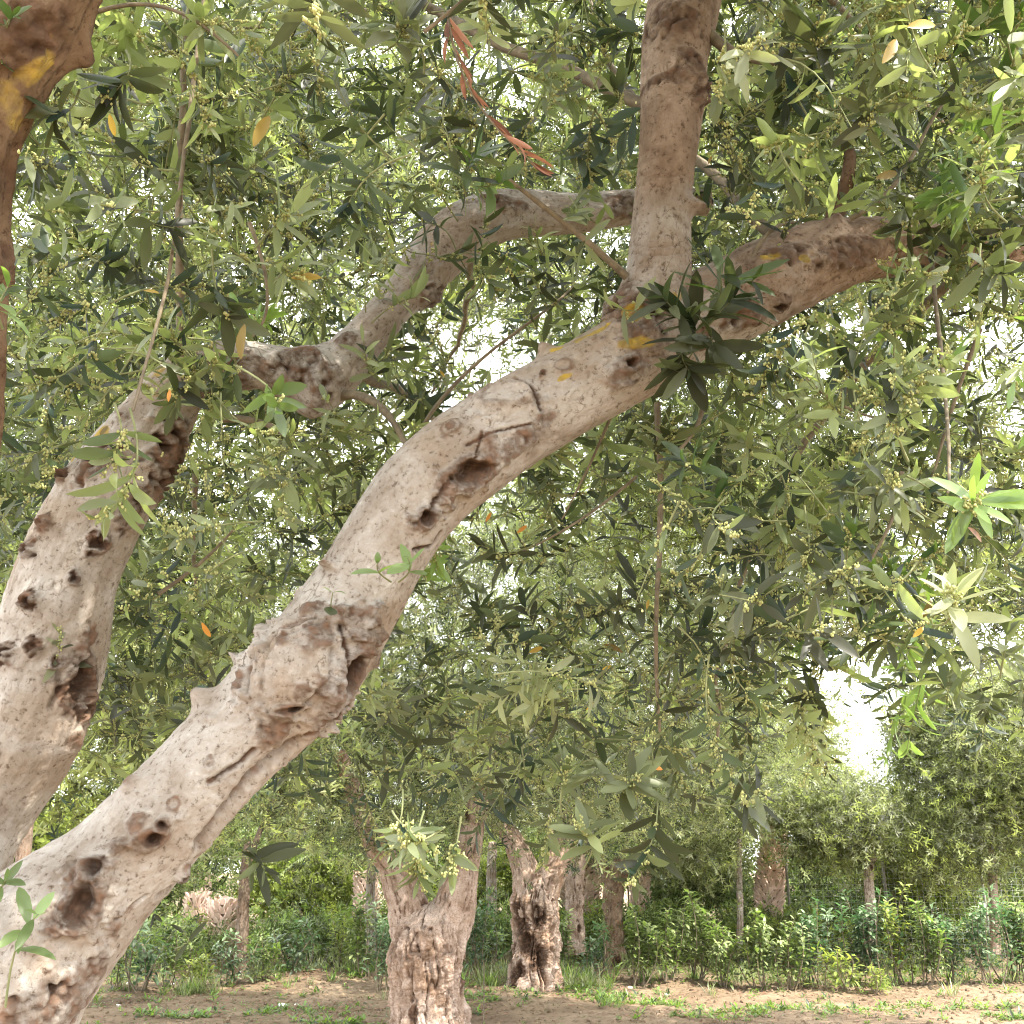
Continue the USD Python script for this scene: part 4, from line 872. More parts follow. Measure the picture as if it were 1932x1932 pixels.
# trees whose bright crowns close the left and the far side
center_tree('olive tree standing behind the left grey limb, thin dark stem beside that limb', 40, 7.5, [(60, 1900, 40), (52, 1700, 30), (44, 1620, 26), (52, 1540, 22), (40, 1440, 18)], [[(48, 1640, 14), (34, 1600, 12), (22, 1560, 10)]],
            [blob(120, 1180, 8.2, 2.0, 1.5, 1.5), blob(330, 1330, 8.6, 1.5, 1.3, 1.1), blob(-60, 900, 8.4, 2.0, 1.6, 1.5), blob(330, 900, 9.0, 2.2, 1.6, 1.6), blob(200, 420, 7.0, 2.0, 1.6, 1.4), blob(620, 520, 7.6, 2.0, 1.6, 1.5), blob(330, 80, 6.6, 2.0, 1.6, 1.3), blob(760, 150, 7.4, 1.9, 1.5, 1.5)], 6400, 65, BARK_DIM, PROTO_N, 'n', knots=3)
center_tree('olive tree with dark thin trunk in front of the pink and orange palm boots', 460, 15.5, [(455, 1830, 26), (458, 1730, 22), (462, 1660, 20), (470, 1590, 16)], [[(465, 1640, 12), (490, 1570, 10), (520, 1500, 8)]],
            [blob(440, 1400, 15.5, 3.0, 2.0, 2.2), blob(640, 1250, 15.5, 2.6, 2.0, 2.0), blob(200, 1300, 14.5, 2.6, 2.0, 2.2)], 1900, 66, BARK_DIM, knots=4)
center_tree('young olive tree with thin pale trunk left of the V-forked olive', 700, 16.5, [(702, 1800, 20), (698, 1720, 18), (700, 1650, 16), (704, 1580, 14)], [], [blob(700, 1480, 16.5, 1.7, 1.5, 1.3)], 500, 67, BARK_MAIN, knots=2)
center_tree('young olive tree with pale grey trunk between the two old centre trunks', 930, 19, [(932, 1790, 24), (928, 1720, 21), (927, 1660, 19), (930, 1590, 16)], [], [blob(930, 1470, 19, 2.0, 1.7, 1.5)], 500, 68, BARK_MAIN, knots=2)
center_tree('young olive tree with thin straight trunk left of the tall palm trunk', 1396, 18, [(1394, 1790, 14), (1396, 1700, 12), (1394, 1640, 12), (1398, 1570, 10)], [], [blob(1350, 1530, 18, 1.9, 1.6, .95), blob(1300, 1590, 18, .9, .8, .5), blob(1360, 1430, 18.5, 1.3, 1.2, .8)], 760, 69, BARK_MAIN, PROTO_F, 'f', 1, gap=1.0)
center_tree('young olive tree with white trunk before the wire fence', 1641, 17.5, [(1640, 1780, 22), (1642, 1700, 19), (1639, 1640, 18), (1642, 1590, 17), (1636, 1560, 14)], [[(1644, 1625, 9), (1656, 1610, 8), (1660, 1580, 6)]], [blob(1570, 1550, 17.5, 1.05, 1.0, .6), blob(1640, 1560, 17.8, .8, .9, .35)], 520, 70, bark('bark_white', (0.55, 0.48, 0.42), (0.42, 0.36, 0.31), (0.25, 0.2, 0.17)), PROTO_F, 'f', 2, gap=1.05)
center_tree('large grey-green olive tree at the right edge with short grey trunk', 1876, 17, [(1878, 1800, 20), (1876, 1720, 17), (1873, 1660, 16), (1870, 1590, 14)], [[(1872, 1620, 10), (1840, 1560, 8), (1810, 1500, 6)]],
            [blob(1850, 1500, 17.4, 1.45, 1.4, 1.15), blob(1900, 1420, 17, 1.5, 1.5, 1.1), blob(1760, 1400, 17.4, .75, .9, .5), blob(1800, 1600, 17, .9, .9, .5), blob(1800, 1360, 17.2, 1.0, 1.0, .7), blob(1920, 1320, 17.2, 1.1, 1.0, .7)], 2000, 71, BARK_OLD, PROTO_F, 'f', 3, gap=1.0)
center_tree('tall olive tree far behind, above the young thin-trunked one', 1440, 24, [(1440, 1760, 30), (1442, 1660, 26), (1450, 1560, 20)], [], [blob(1400, 1450, 24, 3.0, 2.2, 1.4), blob(1490, 1360, 24, 1.6, 1.4, 1.2)], 800, 72, BARK_OLD, PROTO_F, 'f', 3, scale=1.3, gap=1.2)
center_tree('wide olive tree far behind on the left, above the orange palm boots', 380, 24, [(390, 1760, 30), (384, 1660, 26), (380, 1560, 20)], [], [blob(300, 1450, 24, 4.5, 2.4, 2.6), blob(700, 1420, 25, 4.0, 2.2, 2.4), blob(560, 1150, 25, 4.0, 2.2, 2.4)], 1100, 73, BARK_OLD, PROTO_F, 'f', 3, scale=1.4)
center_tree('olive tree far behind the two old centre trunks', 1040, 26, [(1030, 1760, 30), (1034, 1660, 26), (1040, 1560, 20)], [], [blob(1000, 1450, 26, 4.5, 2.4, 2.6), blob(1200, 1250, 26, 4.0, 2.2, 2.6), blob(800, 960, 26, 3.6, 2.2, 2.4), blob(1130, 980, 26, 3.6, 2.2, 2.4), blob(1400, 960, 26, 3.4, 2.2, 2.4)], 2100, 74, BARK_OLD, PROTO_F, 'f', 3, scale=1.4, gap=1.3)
center_tree('olive tree near on the right with its trunk out of sight, drooping crown', 2250, 8.5, [(2300, 2100, 110), (2290, 1800, 90), (2260, 1600, 80)], [[(2255, 1640, 50), (2150, 1400, 36), (1980, 1150, 22)]], [blob(1960, 1130, 8.2, 1.1, 1.2, .75), blob(1760, 1120, 8.8, .9, 1.0, .6), blob(2100, 900, 8.5, 1.6, 1.5, 1.2), blob(1560, 1130, 8.8, 1.2, 1.0, .6), blob(1500, 820, 9, 1.8, 1.5, 1.2), blob(1230, 860, 9.4, 1.5, 1.3, 1.1), blob(1500, 330, 8.2, 1.9, 1.5, 1.4), blob(1850, 380, 8, 1.8, 1.5, 1.3), blob(1180, 420, 8.6, 1.7, 1.5, 1.3), blob(1300, 20, 8.0, 1.8, 1.5, 1.3), blob(1780, 20, 7.6, 1.8, 1.5, 1.3)], 7000, 75, BARK_OLD, PROTO_N, 'n')


def bush(name, label, cat, px, Y, blobs, n, protos, key, seed, scale=1.0, stems=5, group=None, gap=1.2):
    loc = ground_at(px, Y)
    t = thing(name, loc, label, cat, group)
    r = np.random.default_rng(seed)
    for k in range(stems):
        e = np.array(blobs[k % len(blobs)][0]) + r.normal(0, .25, 3); m = (loc + e) / 2 + r.normal(0, .12, 3)
        part(t, 'stem', tube(CubicSpline([0, .5, 1], np.array([loc - [0, 0, .05], m, e]))(np.linspace(0, 1, 10)), np.linspace(.03, .008, 10), 6), TWIG, loc)
    crown(t, loc, blobs, n, protos, key, r, scale, shell=.2, gap=gap)


bush('bush', 'tall yellow-green bush under the gap of white sky', 'bush', 1700, 20, [blob(1700, 1585, 20, 1.05, .8, .65), blob(1760, 1620, 20.3, .8, .7, .6), blob(1640, 1620, 20.5, .5, .6, .45)], 420, PROTO_L, 'l', 81)
bush('bush', 'bright green bush between the thin-trunked young olive and the short brown trunk', 'bush', 1330, 20.5, [blob(1330, 1650, 20.5, .85, .7, .55), blob(1400, 1680, 21, .7, .7, .45), blob(1250, 1660, 21, .6, .6, .5)], 360, PROTO_D, 'd', 82)
bush('bush', 'dark green thicket behind the wire fence', 'bush', 1560, 22.5, [blob(1560, 1670, 22.5, 1.5, .8, .7), blob(1450, 1660, 23, 1.0, .8, .6)], 420, PROTO_D, 'd', 83)
bush('bush', 'dark thicket at the right edge behind the young shrubs', 'bush', 1820, 21.5, [blob(1760, 1670, 21.5, 1.2, .8, .65), blob(1900, 1660, 21.5, 1.3, .8, .8)], 460, PROTO_D, 'd', 84)
bush('bush', 'lime green bush left of the V-forked trunk', 'bush', 545, 20, [blob(545, 1665, 20, .9, .7, .55), blob(620, 1690, 20.4, .7, .6, .4)], 300, PROTO_L, 'l', 85)
bush('bush', 'lime green bush between the left limb and the leaning limb', 'bush', 105, 13, [blob(105, 1640, 13, .6, .6, .5), blob(30, 1680, 13, .5, .5, .4)], 240, PROTO_L, 'l', 86)
bush('bush', 'bright bush seen between the two old centre trunks', 'bush', 950, 21, [blob(945, 1665, 21, .7, .6, .55), blob(900, 1700, 21, .6, .6, .4)], 260, PROTO_L, 'l', 87)
bush('bush', 'olive green hedge clump far left behind the leaning limb', 'bush', 300, 19, [blob(300, 1600, 19, 1.6, .8, .9), blob(420, 1560, 20, 1.4, .8, .8), blob(250, 1690, 19, 1.2, .8, .6)], 520, PROTO_D, 'd', 88)
bush('bush', 'green hedge clump behind the right-hand palm stump', 'bush', 1190, 23, [blob(1190, 1640, 23, 1.4, .8, .9), blob(1090, 1640, 23.5, 1.4, .8, .9)], 420, PROTO_D, 'd', 89)
bush('bush', 'green hedge clump far behind the young thin pale trunk', 'bush', 740, 24, [blob(740, 1640, 24, 1.7, .8, 1.0), blob(620, 1610, 24, 1.5, .8, .9), blob(860, 1640, 24.5, 1.5, .8, .9)], 560, PROTO_D, 'd', 90)
for k_, (px, Y, wd, hh, lab) in enumerate([(240, 17.2, 1.0, .5, 'low leafy mound just behind the leaning limb foot'), (340, 18.2, .9, .45, 'low leafy mound left of the squat pink palm'), (520, 17.6, .9, .5, 'low leafy mound right of the thin dark trunk'), (620, 17.4, .9, .55, 'low leafy mound behind the heap of earth'), (760, 19, 1.0, .6, 'low mound of leaves behind the V-forked trunk'), (900, 18, .9, .6, 'low mound of leaves between the two old trunks'),
        (1040, 20, 1.0, .6, 'low mound of leaves behind the furrowed trunk'), (1140, 19.6, .9, .6, 'low mound of leaves at the foot of the stout brown trunk'), (1260, 18.6, 1.0, .65, 'low mound of leaves left of the bright bush'), (1370, 19.2, .9, .6, 'low mound of leaves behind the thinnest young trunk'), (1500, 18.6, .9, .5, 'low mound of leaves right of the tall palm'), (1600, 20.6, 1.1, .6, 'low mound of leaves behind the left part of the fence'), (1740, 20.2, 1.1, .6, 'low mound of leaves behind the middle of the fence'), (1880, 20.4, 1.1, .6, 'low mound of leaves behind the right part of the fence')]):
    g_ = ground_at(px, Y)
    bush('bush', lab, 'bush', px, Y, [((g_[0] + o_ * wd * .7, Y + rb.uniform(-.3, .3), hh * .5), (wd * .7, .6, hh * .55)) for o_ in (-1, 0, 1)], 200, [PROTO_D, PROTO_L][k_ % 3 == 1], ['d', 'l'][k_ % 3 == 1], 700 + k_, .9, 3)
lt = thing('hedge', (0, 33, 0), 'far hedge closing the grove behind all trees', 'hedge')
crown(lt, (0, 33, 0), [((x, 33 + rb.uniform(-2, 2), rb.uniform(1.2, 2.2)), (2.8, 1.6, rb.uniform(1.6, 2.4))) for x in np.arange(-17, 19, 2.6)], 1700, PROTO_D, 'd', rb, 1.7, shell=.3, gap=1.25)


# ------------------------------------------------------------------ palms: trunks of old leaf bases
def palm(label, px, Y, top, bottom_w, top_w, seed, tone, fronds=9, lean=0):
    loc = ground_at(px, Y); loc[2] = 0
    t = thing('palm_tree', loc, label, 'palm')
    p1 = at(px + lean, top, Y); h = p1[2]; r = np.random.default_rng(seed); k = proj(p1)[2] / F
    P = np.linspace([loc[0], loc[1], -.2], p1, 14)
    part(t, 'trunk', tube(P, np.linspace(bottom_w, top_w, 14) / 2 * k * .82, 14), BARK_OLD, loc, True, {'wound': np.full(14 * 14 + 1, .0), 'lichen': np.zeros(14 * 14 + 1)})
    mb = MB(); n = int(h / .066)
    for i in range(n):
        u = (i + .5) / n; c = P[0] * (1 - u) + P[-1] * u; c[2] = u * h; rr = (bottom_w * (1 - u) + top_w * u) / 2 * k
        for j in range(15):
            th = 2 * np.pi * (j + (i % 2) * .5) / 15 + r.normal(0, .06); o = np.array([math.cos(th), math.sin(th), 0]); s_ = np.array([-math.sin(th), math.cos(th), 0])
            w, l = rr * .25, r.uniform(.07, .12)
            b = c + o * rr * .74; e = b + np.array([0, 0, l]) + o * rr * r.uniform(.22, .5)
            v = np.array([b - s_ * w, b + s_ * w, e + s_ * w * .55, e - s_ * w * .55, b - s_ * w * .8 + o * rr * .2, b + s_ * w * .8 + o * rr * .2, e + s_ * w * .4 + o * .03, e - s_ * w * .4 + o * .03])
            mb.add(v, [[4, 5, 6], [4, 6, 7], [0, 4, 7], [0, 7, 3], [5, 1, 2], [5, 2, 6], [3, 7, 6], [3, 6, 2], [0, 1, 5], [0, 5, 4]], tone=np.clip(tone * u + (1 - u) * .45 + r.normal(0, .22), 0, 1))
    part(t, 'leaf_bases', mb.get(), PALM_BASE, loc, False, mb.attrs(), kind='stuff')
    for j in range(fronds):
        th = 2 * np.pi * j / fronds + r.normal(0, .2); o = np.array([math.cos(th), math.sin(th), 0])
        x = np.linspace(0, 1, 12)[:, None]; L = r.uniform(1.6, 2.1)
        C = p1 + o * L * x * .9 + np.array([0, 0, 1]) * (L * .8 * x - L * .85 * x ** 2)
        m = MB(); m.add(*tube(C, np.linspace(.02, .005, 12), 5), tone=.6)
        cs = CubicSpline(x[:, 0], C); uu = np.repeat(np.linspace(.15, 1, 34), 2); sg = np.tile([-1, 1], 34)
        B = cs(uu); d = unit(cs(uu, 1)); s_ = unit(np.cross(d, [0, 0, 1.0])) * sg[:, None]
        lv, lf = leaves(B, unit(s_ + d * .7 + [0, 0, .25]), np.tile([0, 0, 1.0], (68, 1)), np.full(68, .42) * np.sin(np.pi * (.15 + .8 * uu)), np.full(68, .026), np.full(68, .4), T=T3, PW=W3)
        m.add(*join(lv, lf), tone=np.repeat(r.uniform(0, 1, 68), lv.shape[1]))
        part(t, 'frond', m.get(), SHRUB, loc, True, m.attrs())


palm('palm with tall pinkish trunk of cut leaf bases right of the thin young olive', 1440, 19.5, 1545, 50, 48, 91, .95, lean=25)
palm('palm with pinkish trunk behind the slender grey olive trunk', 1095, 21, 1600, 70, 66, 92, .9)
palm('short palm with pale grey trunk right of the stout brown olive trunk', 1208, 20, 1650, 30, 34, 93, .9)
palm('squat palm with pink and orange leaf bases behind the thin dark trunk at left', 425, 18, 1702, 70, 60, 94, .95, fronds=0)
palm('squat palm with pink leaf bases beside the leaning limb', 372, 18.5, 1690, 46, 40, 95, .95, fronds=0)
palm('narrow palm with orange leaf bases beside the thin pale trunk', 690, 19.5, 1650, 44, 40, 96, .8, fronds=5)


# ------------------------------------------------------------------ the row of young shrubs
def shrub_mesh(seed, h, w, nst, leafL):
    r = np.random.default_rng(seed); st, lm = MB(), MB()
    stems_ = []
    for k in range(nst):
        th = r.uniform(0, 6.28); tip = np.array([math.cos(th) * w * r.uniform(.1, 1), math.sin(th) * w * r.uniform(.1, 1), h * r.uniform(.62, 1.05)])
        b = np.append(r.normal(0, .05, 2), 0); mid = b * .5 + tip * .5 + np.append(r.normal(0, .06, 2), 0)
        cs = CubicSpline([0, .5, 1], np.array([b, mid, tip])); stems_.append(tube(cs(np.linspace(0, 1, 8)), np.linspace(.010, .003, 8), 5))
        n = int(h * r.uniform(60, 80)); u = np.sort(r.uniform(.16, 1, n) ** .8)
        B = cs(u); d = unit(cs(u, 1)); th = np.arange(n) * 2.4 + r.normal(0, .4, n)
        a = unit(np.cross(d, [1, .2, .1])); c = np.cross(d, a); out = np.cos(th)[:, None] * a + np.sin(th)[:, None] * c
        side = r.uniform(0, .22, n)[:, None] * (1.1 - u[:, None]); B = B + out * side
        D = unit(out + d * r.uniform(.1, .8, (n, 1)) + r.normal(0, .2, (n, 3)))
        lv, lf = leaves(B, D, unit(d - out * .3 + [0, 0, .5]), 1.15 * leafL * r.uniform(.6, 1.2, n), leafL * .42 * r.uniform(.8, 1.2, n), r.normal(.7, .4, n), T=T4, PW=W4)
        lm.add(*join(lv, lf), tone=np.repeat(np.clip(r.normal(.35, .2, n) + .3 * (u > .85), 0, 1), lv.shape[1]))
    return stems_, lm


cls = []
UsdGeom.Scope.Define(stage, '/World/kinds').GetPrim().SetSpecifier(Sdf.SpecifierClass)
for k, (seed, h, w, nst, ll, mt) in enumerate([(1, 1.0, .32, 7, .095, SHRUB), (2, 1.15, .26, 6, .085, SHRUB_BLUE), (3, .85, .34, 7, .09, SHRUB), (4, 1.1, .22, 5, .085, SHRUB_LIME), (5, .6, .3, 6, .08, SHRUB_BLUE), (6, .5, .26, 6, .075, SHRUB_LIME)]):
    p_ = f'/World/kinds/shrub_kind_{k:03d}'
    UsdGeom.Xform.Define(stage, p_)
    ss, lm = shrub_mesh(400 + seed, h, w, nst, ll)
    for s_ in ss: part(p_, 'stem', s_, TWIG)
    part(p_, 'foliage', lm.get(), mt, (0, 0, 0), True, lm.attrs(), kind='stuff')
    cls.append(p_)
SH = [(1205, 0, 15.4, 1.0, 'thin-stemmed shrub just right of the second old trunk'), (1255, 2, 15.6, 1.1, 'full green shrub below the brown short trunk'), (1315, 0, 15.8, 1.15, 'tall light green shrub below the bright bush'), (1365, 2, 15.3, .9, 'low leafy shrub left of the tall palm foot'),
      (1425, 0, 15.2, .95, 'shrub in front of the tall palm foot'), (1480, 2, 15.1, 1.0, 'leafy shrub just right of the tall palm foot'), (1530, 1, 15.5, 1.05, 'narrow blue-green shrub below the left part of the fence'), (1580, 5, 15.1, 1.2, 'low lime green shrub in the middle of the right-hand row'),
      (1610, 1, 15.8, 1.15, 'tall blue-green shrub left of the white trunk'), (1655, 1, 15.6, 1.15, 'dark blue-green shrub at the foot of the white trunk'), (1700, 3, 15.6, 1.1, 'yellow-green upright shrub right of the white trunk'), (1745, 0, 15.3, 1.05, 'leafy shrub in the middle between white trunk and right edge'),
      (1785, 1, 15.4, .95, 'blue-green shrub left of the gap in the right row'), (1860, 1, 15.2, 1.1, 'dark green shrub next to the right edge'), (1905, 1, 15.4, 1.15, 'blue-green shrub at the right edge'), (1945, 0, 15.3, 1.0, 'shrub cut by the right edge'),
      (1640, 5, 14.9, .8, 'small pale weed-like shrub before the dark blue-green one'), (1120, 4, 16.2, 1.1, 'low shrub behind the second old trunk'), (905, 1, 16.0, 1.1, 'slender blue-green shrub between the two old trunks'), (880, 0, 16.8, 1.0, 'green shrub close to the right side of the V-forked trunk'),
      (725, 1, 14.9, 1.0, 'dark shrub close to the left side of the V-forked trunk'), (690, 0, 15.8, 1.1, 'green shrub below the thin pale trunk'), (640, 3, 16.4, .8, 'lime shrub behind the earth mound'), (560, 4, 16.0, 1.2, 'low green shrub right of the silver tuft'), (500, 2, 15.6, .8, 'shrub in the middle of the left row'),
      (440, 4, 15.4, 1.1, 'low leafy shrub left of the middle of the left row'), (385, 5, 15.2, 1.0, 'yellow-green low plant beside the silver tuft'), (330, 0, 15.4, .9, 'grey-green shrub next to the leaning limb'), (275, 4, 15.0, 1.3, 'dark green shrub beside the lower edge of the leaning limb'), (225, 3, 15.2, .7, 'pale plant half hidden by the foot of the leaning limb'),
      (790, 4, 17.5, 1.1, 'low shrub behind the V-forked trunk'), (1070, 0, 17.0, .9, 'shrub at the foot of the slender grey olive')]
for px, k, Y, sc, lab in SH:
    Y -= .6; loc = ground_at(px, Y); r = np.random.default_rng(int(px))
    t = thing('shrub', loc, lab, 'shrub', 'young shrubs in a row across the field', r.uniform(0, 360), sc * 1.06)
    t.GetPrim().GetReferences().AddInternalReference(cls[k]); t.GetPrim().SetInstanceable(True)

# ------------------------------------------------------------------ wire fence behind the shrubs
loc = ground_at(1640, 19.2); loc[2] = 0
fe = thing('wire_fence', loc, 'wire mesh fence on thin posts behind the white trunk', 'fence')
x0, x1 = at(1490, 1700, 19.2)[0], at(2010, 1700, 19.2)[0]; mb = MB()
for x in np.arange(x0, x1, .10): mb.add(*tube([(x, 19.2, .02), (x, 19.2, 1.62)], .0022, 3, False))
for z in np.arange(.05, 1.63, .10): mb.add(*tube([(x0, 19.203, z), (x1, 19.203, z)], .0022, 3, False))
part(fe, 'wire_mesh', mb.get(), WIRE, loc, False)
for x in np.arange(x0, x1 + .1, 1.75): part(fe, 'post', tube([(x, 19.24, -.2), (x, 19.24, .8), (x, 19.24, 1.72)], .025, 8), POST, loc)

# ------------------------------------------------------------------ ground, weeds, clods, stones
def axis(a, b, step, far):
    g = list(np.arange(a, b, step)); s_ = step; x = g[-1]
    while x < far: s_ *= 1.25; x += s_; g.append(x)
    s_ = step; x = g[0]
    while x > -far: s_ *= 1.25; x -= s_; g.insert(0, x)
    return np.array(g)


gx, gy = axis(-9, 10, .055, 420), axis(8.5, 22, .055, 420)
X, Yg = np.meshgrid(gx, gy)
near_ = np.exp(-((np.hypot(X, Yg - 14) / 40) ** 2))
Zg = gz(X, Yg) * (.3 + .7 * near_)
mound = at(600, 1830, 15.6)
Zg = Zg + .13 * np.exp(-(((X - mound[0]) / .9) ** 2 + ((Yg - mound[1]) / .8) ** 2)) + .05 * np.exp(-((Yg - 14.9 - .25 * np.sin(X * .9)) / .55) ** 2) * near_
i, j = np.meshgrid(np.arange(len(gy) - 1), np.arange(len(gx) - 1), indexing='ij'); w = len(gx)
gf = np.stack([i * w + j, i * w + j + 1, (i + 1) * w + j + 1, (i + 1) * w + j], -1).reshape(-1, 4)
gf = np.vstack([gf[:, [0, 1, 2]], gf[:, [0, 2, 3]]])
SOIL = M('soil', {'g': ('geometry', {}), 'n1': ('noise_texture', {'scale': .7, 'detail': 6.0, 'roughness': .6}), 'r1': ('rgb_ramp', {'ramp': [(.32, (.125, .088, .058)), (.5, (.195, .142, .094)), (.68, (.255, .193, .133))]}),
                  'n2': ('noise_texture', {'scale': 14.0, 'detail': 8.0, 'roughness': .7}), 'r2': ('rgb_ramp', {'ramp': [(.32, (.45, .42, .38)), (.47, (.95, .95, .95)), (.7, (1.15, 1.15, 1.15))]}),
                  'm': ('mix_color', {'blend_type': 'multiply', 'fac': 1.0, 'use_clamp': False}), 'b': ('bump', {'strength': .8, 'distance': .04}), 'p': ('principled_bsdf', {'roughness': .95, 'specular_ior_level': .1})},
         [('g.position', 'n1.vector'), ('g.position', 'n2.vector'), ('n1.fac', 'r1.fac'), ('n2.fac', 'r2.fac'), ('r1.color', 'm.a'), ('r2.color', 'm.b'), ('m.result', 'p.base_color'), ('n2.fac', 'b.height'), ('b.normal', 'p.normal')], 'p.BSDF')
gm = part('/World', 'ground', (np.stack([X, Yg, Zg], -1).reshape(-1, 3), gf), SOIL, smooth=True)
tag(gm, 'bare tan soil of the grove with sparse weeds', 'ground', kind='structure')
from scipy.interpolate import RegularGridInterpolator
GH = RegularGridInterpolator((gy, gx), Zg)


def scatter(name, label, cat, protos, P, r, s0, s1, up=True):
    D = unit(np.tile([0, 0, 1.0], (len(P), 1)) + r.normal(0, .12 if up else 1, (len(P), 3)))
    pi = instancer('/World', name, protos, P, frames(r, D), r.uniform(s0, s1, len(P)), r.integers(0, len(protos), len(P)))
    p = stage.GetPrimAtPath(f'/World/{name}'); tag(p, label, cat, kind='stuff')


def spots(n, r, cen, sx, sy):
    c = np.array(cen)[r.integers(0, len(cen), n)]
    x, y = c[:, 0] + r.normal(0, 1, n) * sx * c[:, 2], c[:, 1] + r.normal(0, 1, n) * sy * c[:, 2]
    return np.stack([x, y, GH(np.stack([y, x], -1)) - .004], -1)


rw = np.random.default_rng(77)
wp = []
for k in range(5):
    m = MB(); n = 14; th = rw.uniform(0, 6.28, n); el = rw.uniform(.2, 1.1, n)
    D = np.stack([np.cos(th) * np.cos(el), np.sin(th) * np.cos(el), np.sin(el)], -1); B = rw.normal(0, .02, (n, 3)) * [1, 1, 0] + [0, 0, .005] + D * rw.uniform(0, .04, (n, 1))
    lv, lf = leaves(B, D, np.tile([0, 0, 1.0], (n, 1)), rw.uniform(.03, .085, n), rw.uniform(.008, .03, n), rw.normal(.6, .4, n), T=T4, PW=W4)
    m.add(*join(lv, lf), tone=np.repeat(rw.uniform(0, 1, n), lv.shape[1])); wp.append([('leaves', m.get(), WEED, m.attrs())])
gp = lambda px, Y, s_: (ground_at(px, Y)[0], Y, s_)
cen = [gp(650, 11.2, .5), gp(880, 13.2, .7), gp(1160, 13.4, 1.0), gp(1215, 13.2, .9), gp(1120, 13.8, .9), gp(1070, 14.4, .7), gp(1900, 11.6, .5), gp(1830, 12.6, .7), gp(1430, 12.6, .9), gp(1330, 12, .8), gp(360, 11.8, .5), gp(560, 12.6, 1.2), gp(1700, 13, 1.2), gp(1500, 12.2, 1.2)]
P1 = spots(420, rw, cen, .38, .22)
P2 = np.stack([rw.uniform(-8, 9, 520), rw.uniform(9, 16, 520), np.zeros(520)], -1); P2[:, 2] = GH(P2[:, [1, 0]]) - .004
P3 = np.stack([rw.uniform(-8, 10, 900), rw.normal(15.5, .8, 900), np.zeros(900)], -1); P3[:, 2] = GH(P3[:, [1, 0]]) - .004
scatter('weeds', 'small green weeds sprouting from the bare soil', 'weeds', wp, np.vstack([P1, P2[:300], P3[:350]]), rw, .5, 1.4)
lp = []
for k in range(3):
    m = MB(); n = 9
    lv, lf = leaves(rw.normal(0, .12, (n, 3)) * [1, 1, .02] + [0, 0, .008], rw.normal(0, 1, (n, 3)) * [1, 1, .12], np.tile([0, 0, 1.0], (n, 1)) + rw.normal(0, .2, (n, 3)), rw.uniform(.045, .075, n), rw.uniform(.009, .015, n), rw.normal(.3, .5, n), T=T4, PW=W4)
    m.add(*join(lv, lf), tone=np.repeat(rw.uniform(0, .6, n), lv.shape[1])); lp.append([('leaves', m.get(), [DEAD, STRAW_LEAF, OLIVE][k], m.attrs())])
Pl = np.stack([rw.uniform(-8, 9, 1300), rw.uniform(9, 16, 1300), np.zeros(1300)], -1)
Pl2 = spots(500, rw, [gp(810, 10.5, 1.4), gp(1005, 14.5, 1.2), gp(560, 13, 1.5)], .7, .6); Pl[:, 2] = GH(Pl[:, [1, 0]])
scatter('fallen_leaves', 'dry fallen leaves strewn over the soil', 'leaves', lp, np.vstack([Pl, Pl2]), rw, .8, 1.3)
gp_ = []
for k in range(4):
    m = MB(); n = 26; th = rw.uniform(0, 6.28, n); el = rw.uniform(.7, 1.5, n)
    D = np.stack([np.cos(th) * np.cos(el), np.sin(th) * np.cos(el), np.sin(el)], -1)
    lv, lf = leaves(rw.normal(0, .05, (n, 3)) * [1, 1, 0], D, unit(np.stack([-np.cos(th), -np.sin(th), .5 + 0 * th], -1)), rw.uniform(.15, .42, n), rw.uniform(.008, .018, n), rw.normal(.5, .3, n), T=T4, PW=W4)
    m.add(*join(lv, lf), tone=np.repeat(rw.uniform(0, 1, n), lv.shape[1])); gp_.append([('blades', m.get(), WEED if k % 2 else OLIVE_FAR, m.attrs())])
P4 = np.stack([rw.uniform(-8, 10, 480), rw.normal(16.8, 1.3, 480), np.zeros(480)], -1); P4[:, 2] = GH(P4[:, [1, 0]]) - .004
P5 = spots(70, rw, [gp(368, 14.2, .5), gp(1590, 14.9, .8), gp(1080, 14.7, .5), gp(1110, 14.6, .6), gp(935, 14.6, .5)], .4, .25)
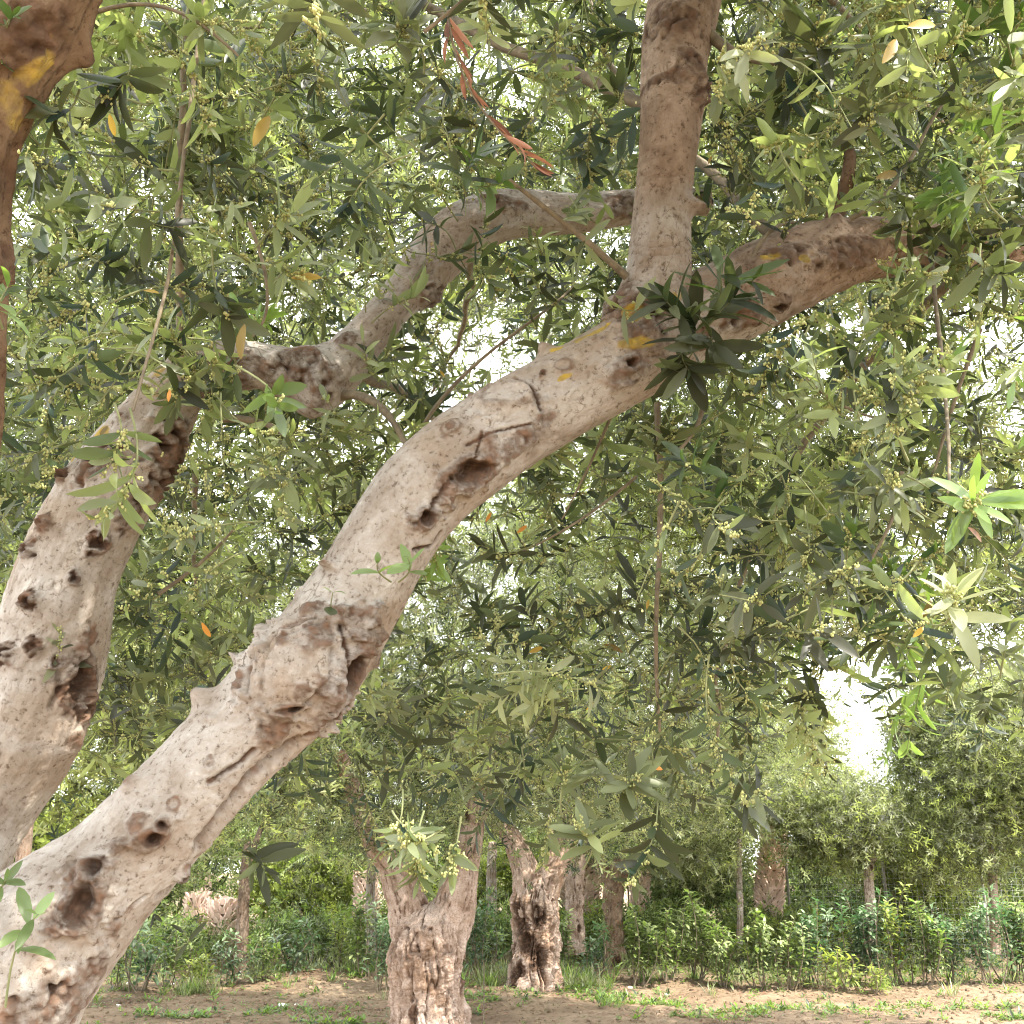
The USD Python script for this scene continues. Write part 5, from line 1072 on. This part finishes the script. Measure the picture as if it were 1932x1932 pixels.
scatter('grass', 'tufts of grass and herbs growing among the young shrubs', 'grass', gp_, np.vstack([P4, P5]), rw, .35, .9)
cp = []
for k in range(5):
    v = trimesh.creation.icosphere(2).vertices; v = v * (.6 + .8 * meshkit.fbm(v * 1.3 + k * 9, 3, k)[:, None]) * [1, 1, .6]
    cp.append([('clod', (v, trimesh.creation.icosphere(2).faces), SOIL, None)])
Pc = np.stack([rw.uniform(-8, 9, 3200), 9 + 7.2 * rw.random(3200), np.zeros(3200)], -1); Pc[:, 2] = GH(Pc[:, [1, 0]]) + .002
scatter('soil_clods', 'crumbs and clods of dry soil', 'clods', cp, Pc, rw, .008, .035, False)
for k, (px, py, s_, lab) in enumerate([(533, 1897, .045, 'largest white stone on the bare soil left of the V-forked trunk'), (222, 1903, .028, 'pale stone on the soil beside the foot of the leaning limb'), (243, 1862, .03, 'flat pale stone at the edge of the left shrub row'), (326, 1861, .028, 'pale flat stone right of the one at the shrub edge'), (560, 1889, .022, 'small pale stone right of the largest white stone'),
                                       (1190, 1867, .03, 'white stone in the green weeds right of the second old trunk'), (1258, 1876, .028, 'pale stone at the right end of the green weed patch'), (1504, 1884, .02, 'dark little clod-like stone in the middle of the right-hand soil'), (1450, 1908, .02, 'tiny pale stone in the foreground soil below the tall palm')]):
    b = (py - 966) / F; d = 1.5 / (b * math.cos(PITCH) - math.sin(PITCH)); p = pix(px, py, d); p[2] = float(GH((p[1], p[0])))
    v = trimesh.creation.icosphere(2).vertices; v = v * (.7 + .6 * meshkit.fbm(v * 1.2 + k * 5, 3, k)[:, None]) * [1.3, 1, .65] * s_
    st = part('/World', 'stone', (v + p + [0, 0, s_ * .3], trimesh.creation.icosphere(2).faces), SOIL if 'dark' in lab else STONE, smooth=40); tag(st, lab, 'stone')
# a thin dark cane in the soil before the gap between the two old trunks
loc = ground_at(913, 11.2)
c_ = part('/World', 'cane', tube([loc + [0, 0, -.05], loc + [.004, 0, .3], loc + [0, 0, .62]], .006, 6), TWIG); tag(c_, 'thin dark cane standing in the soil between the two old trunks', 'cane')
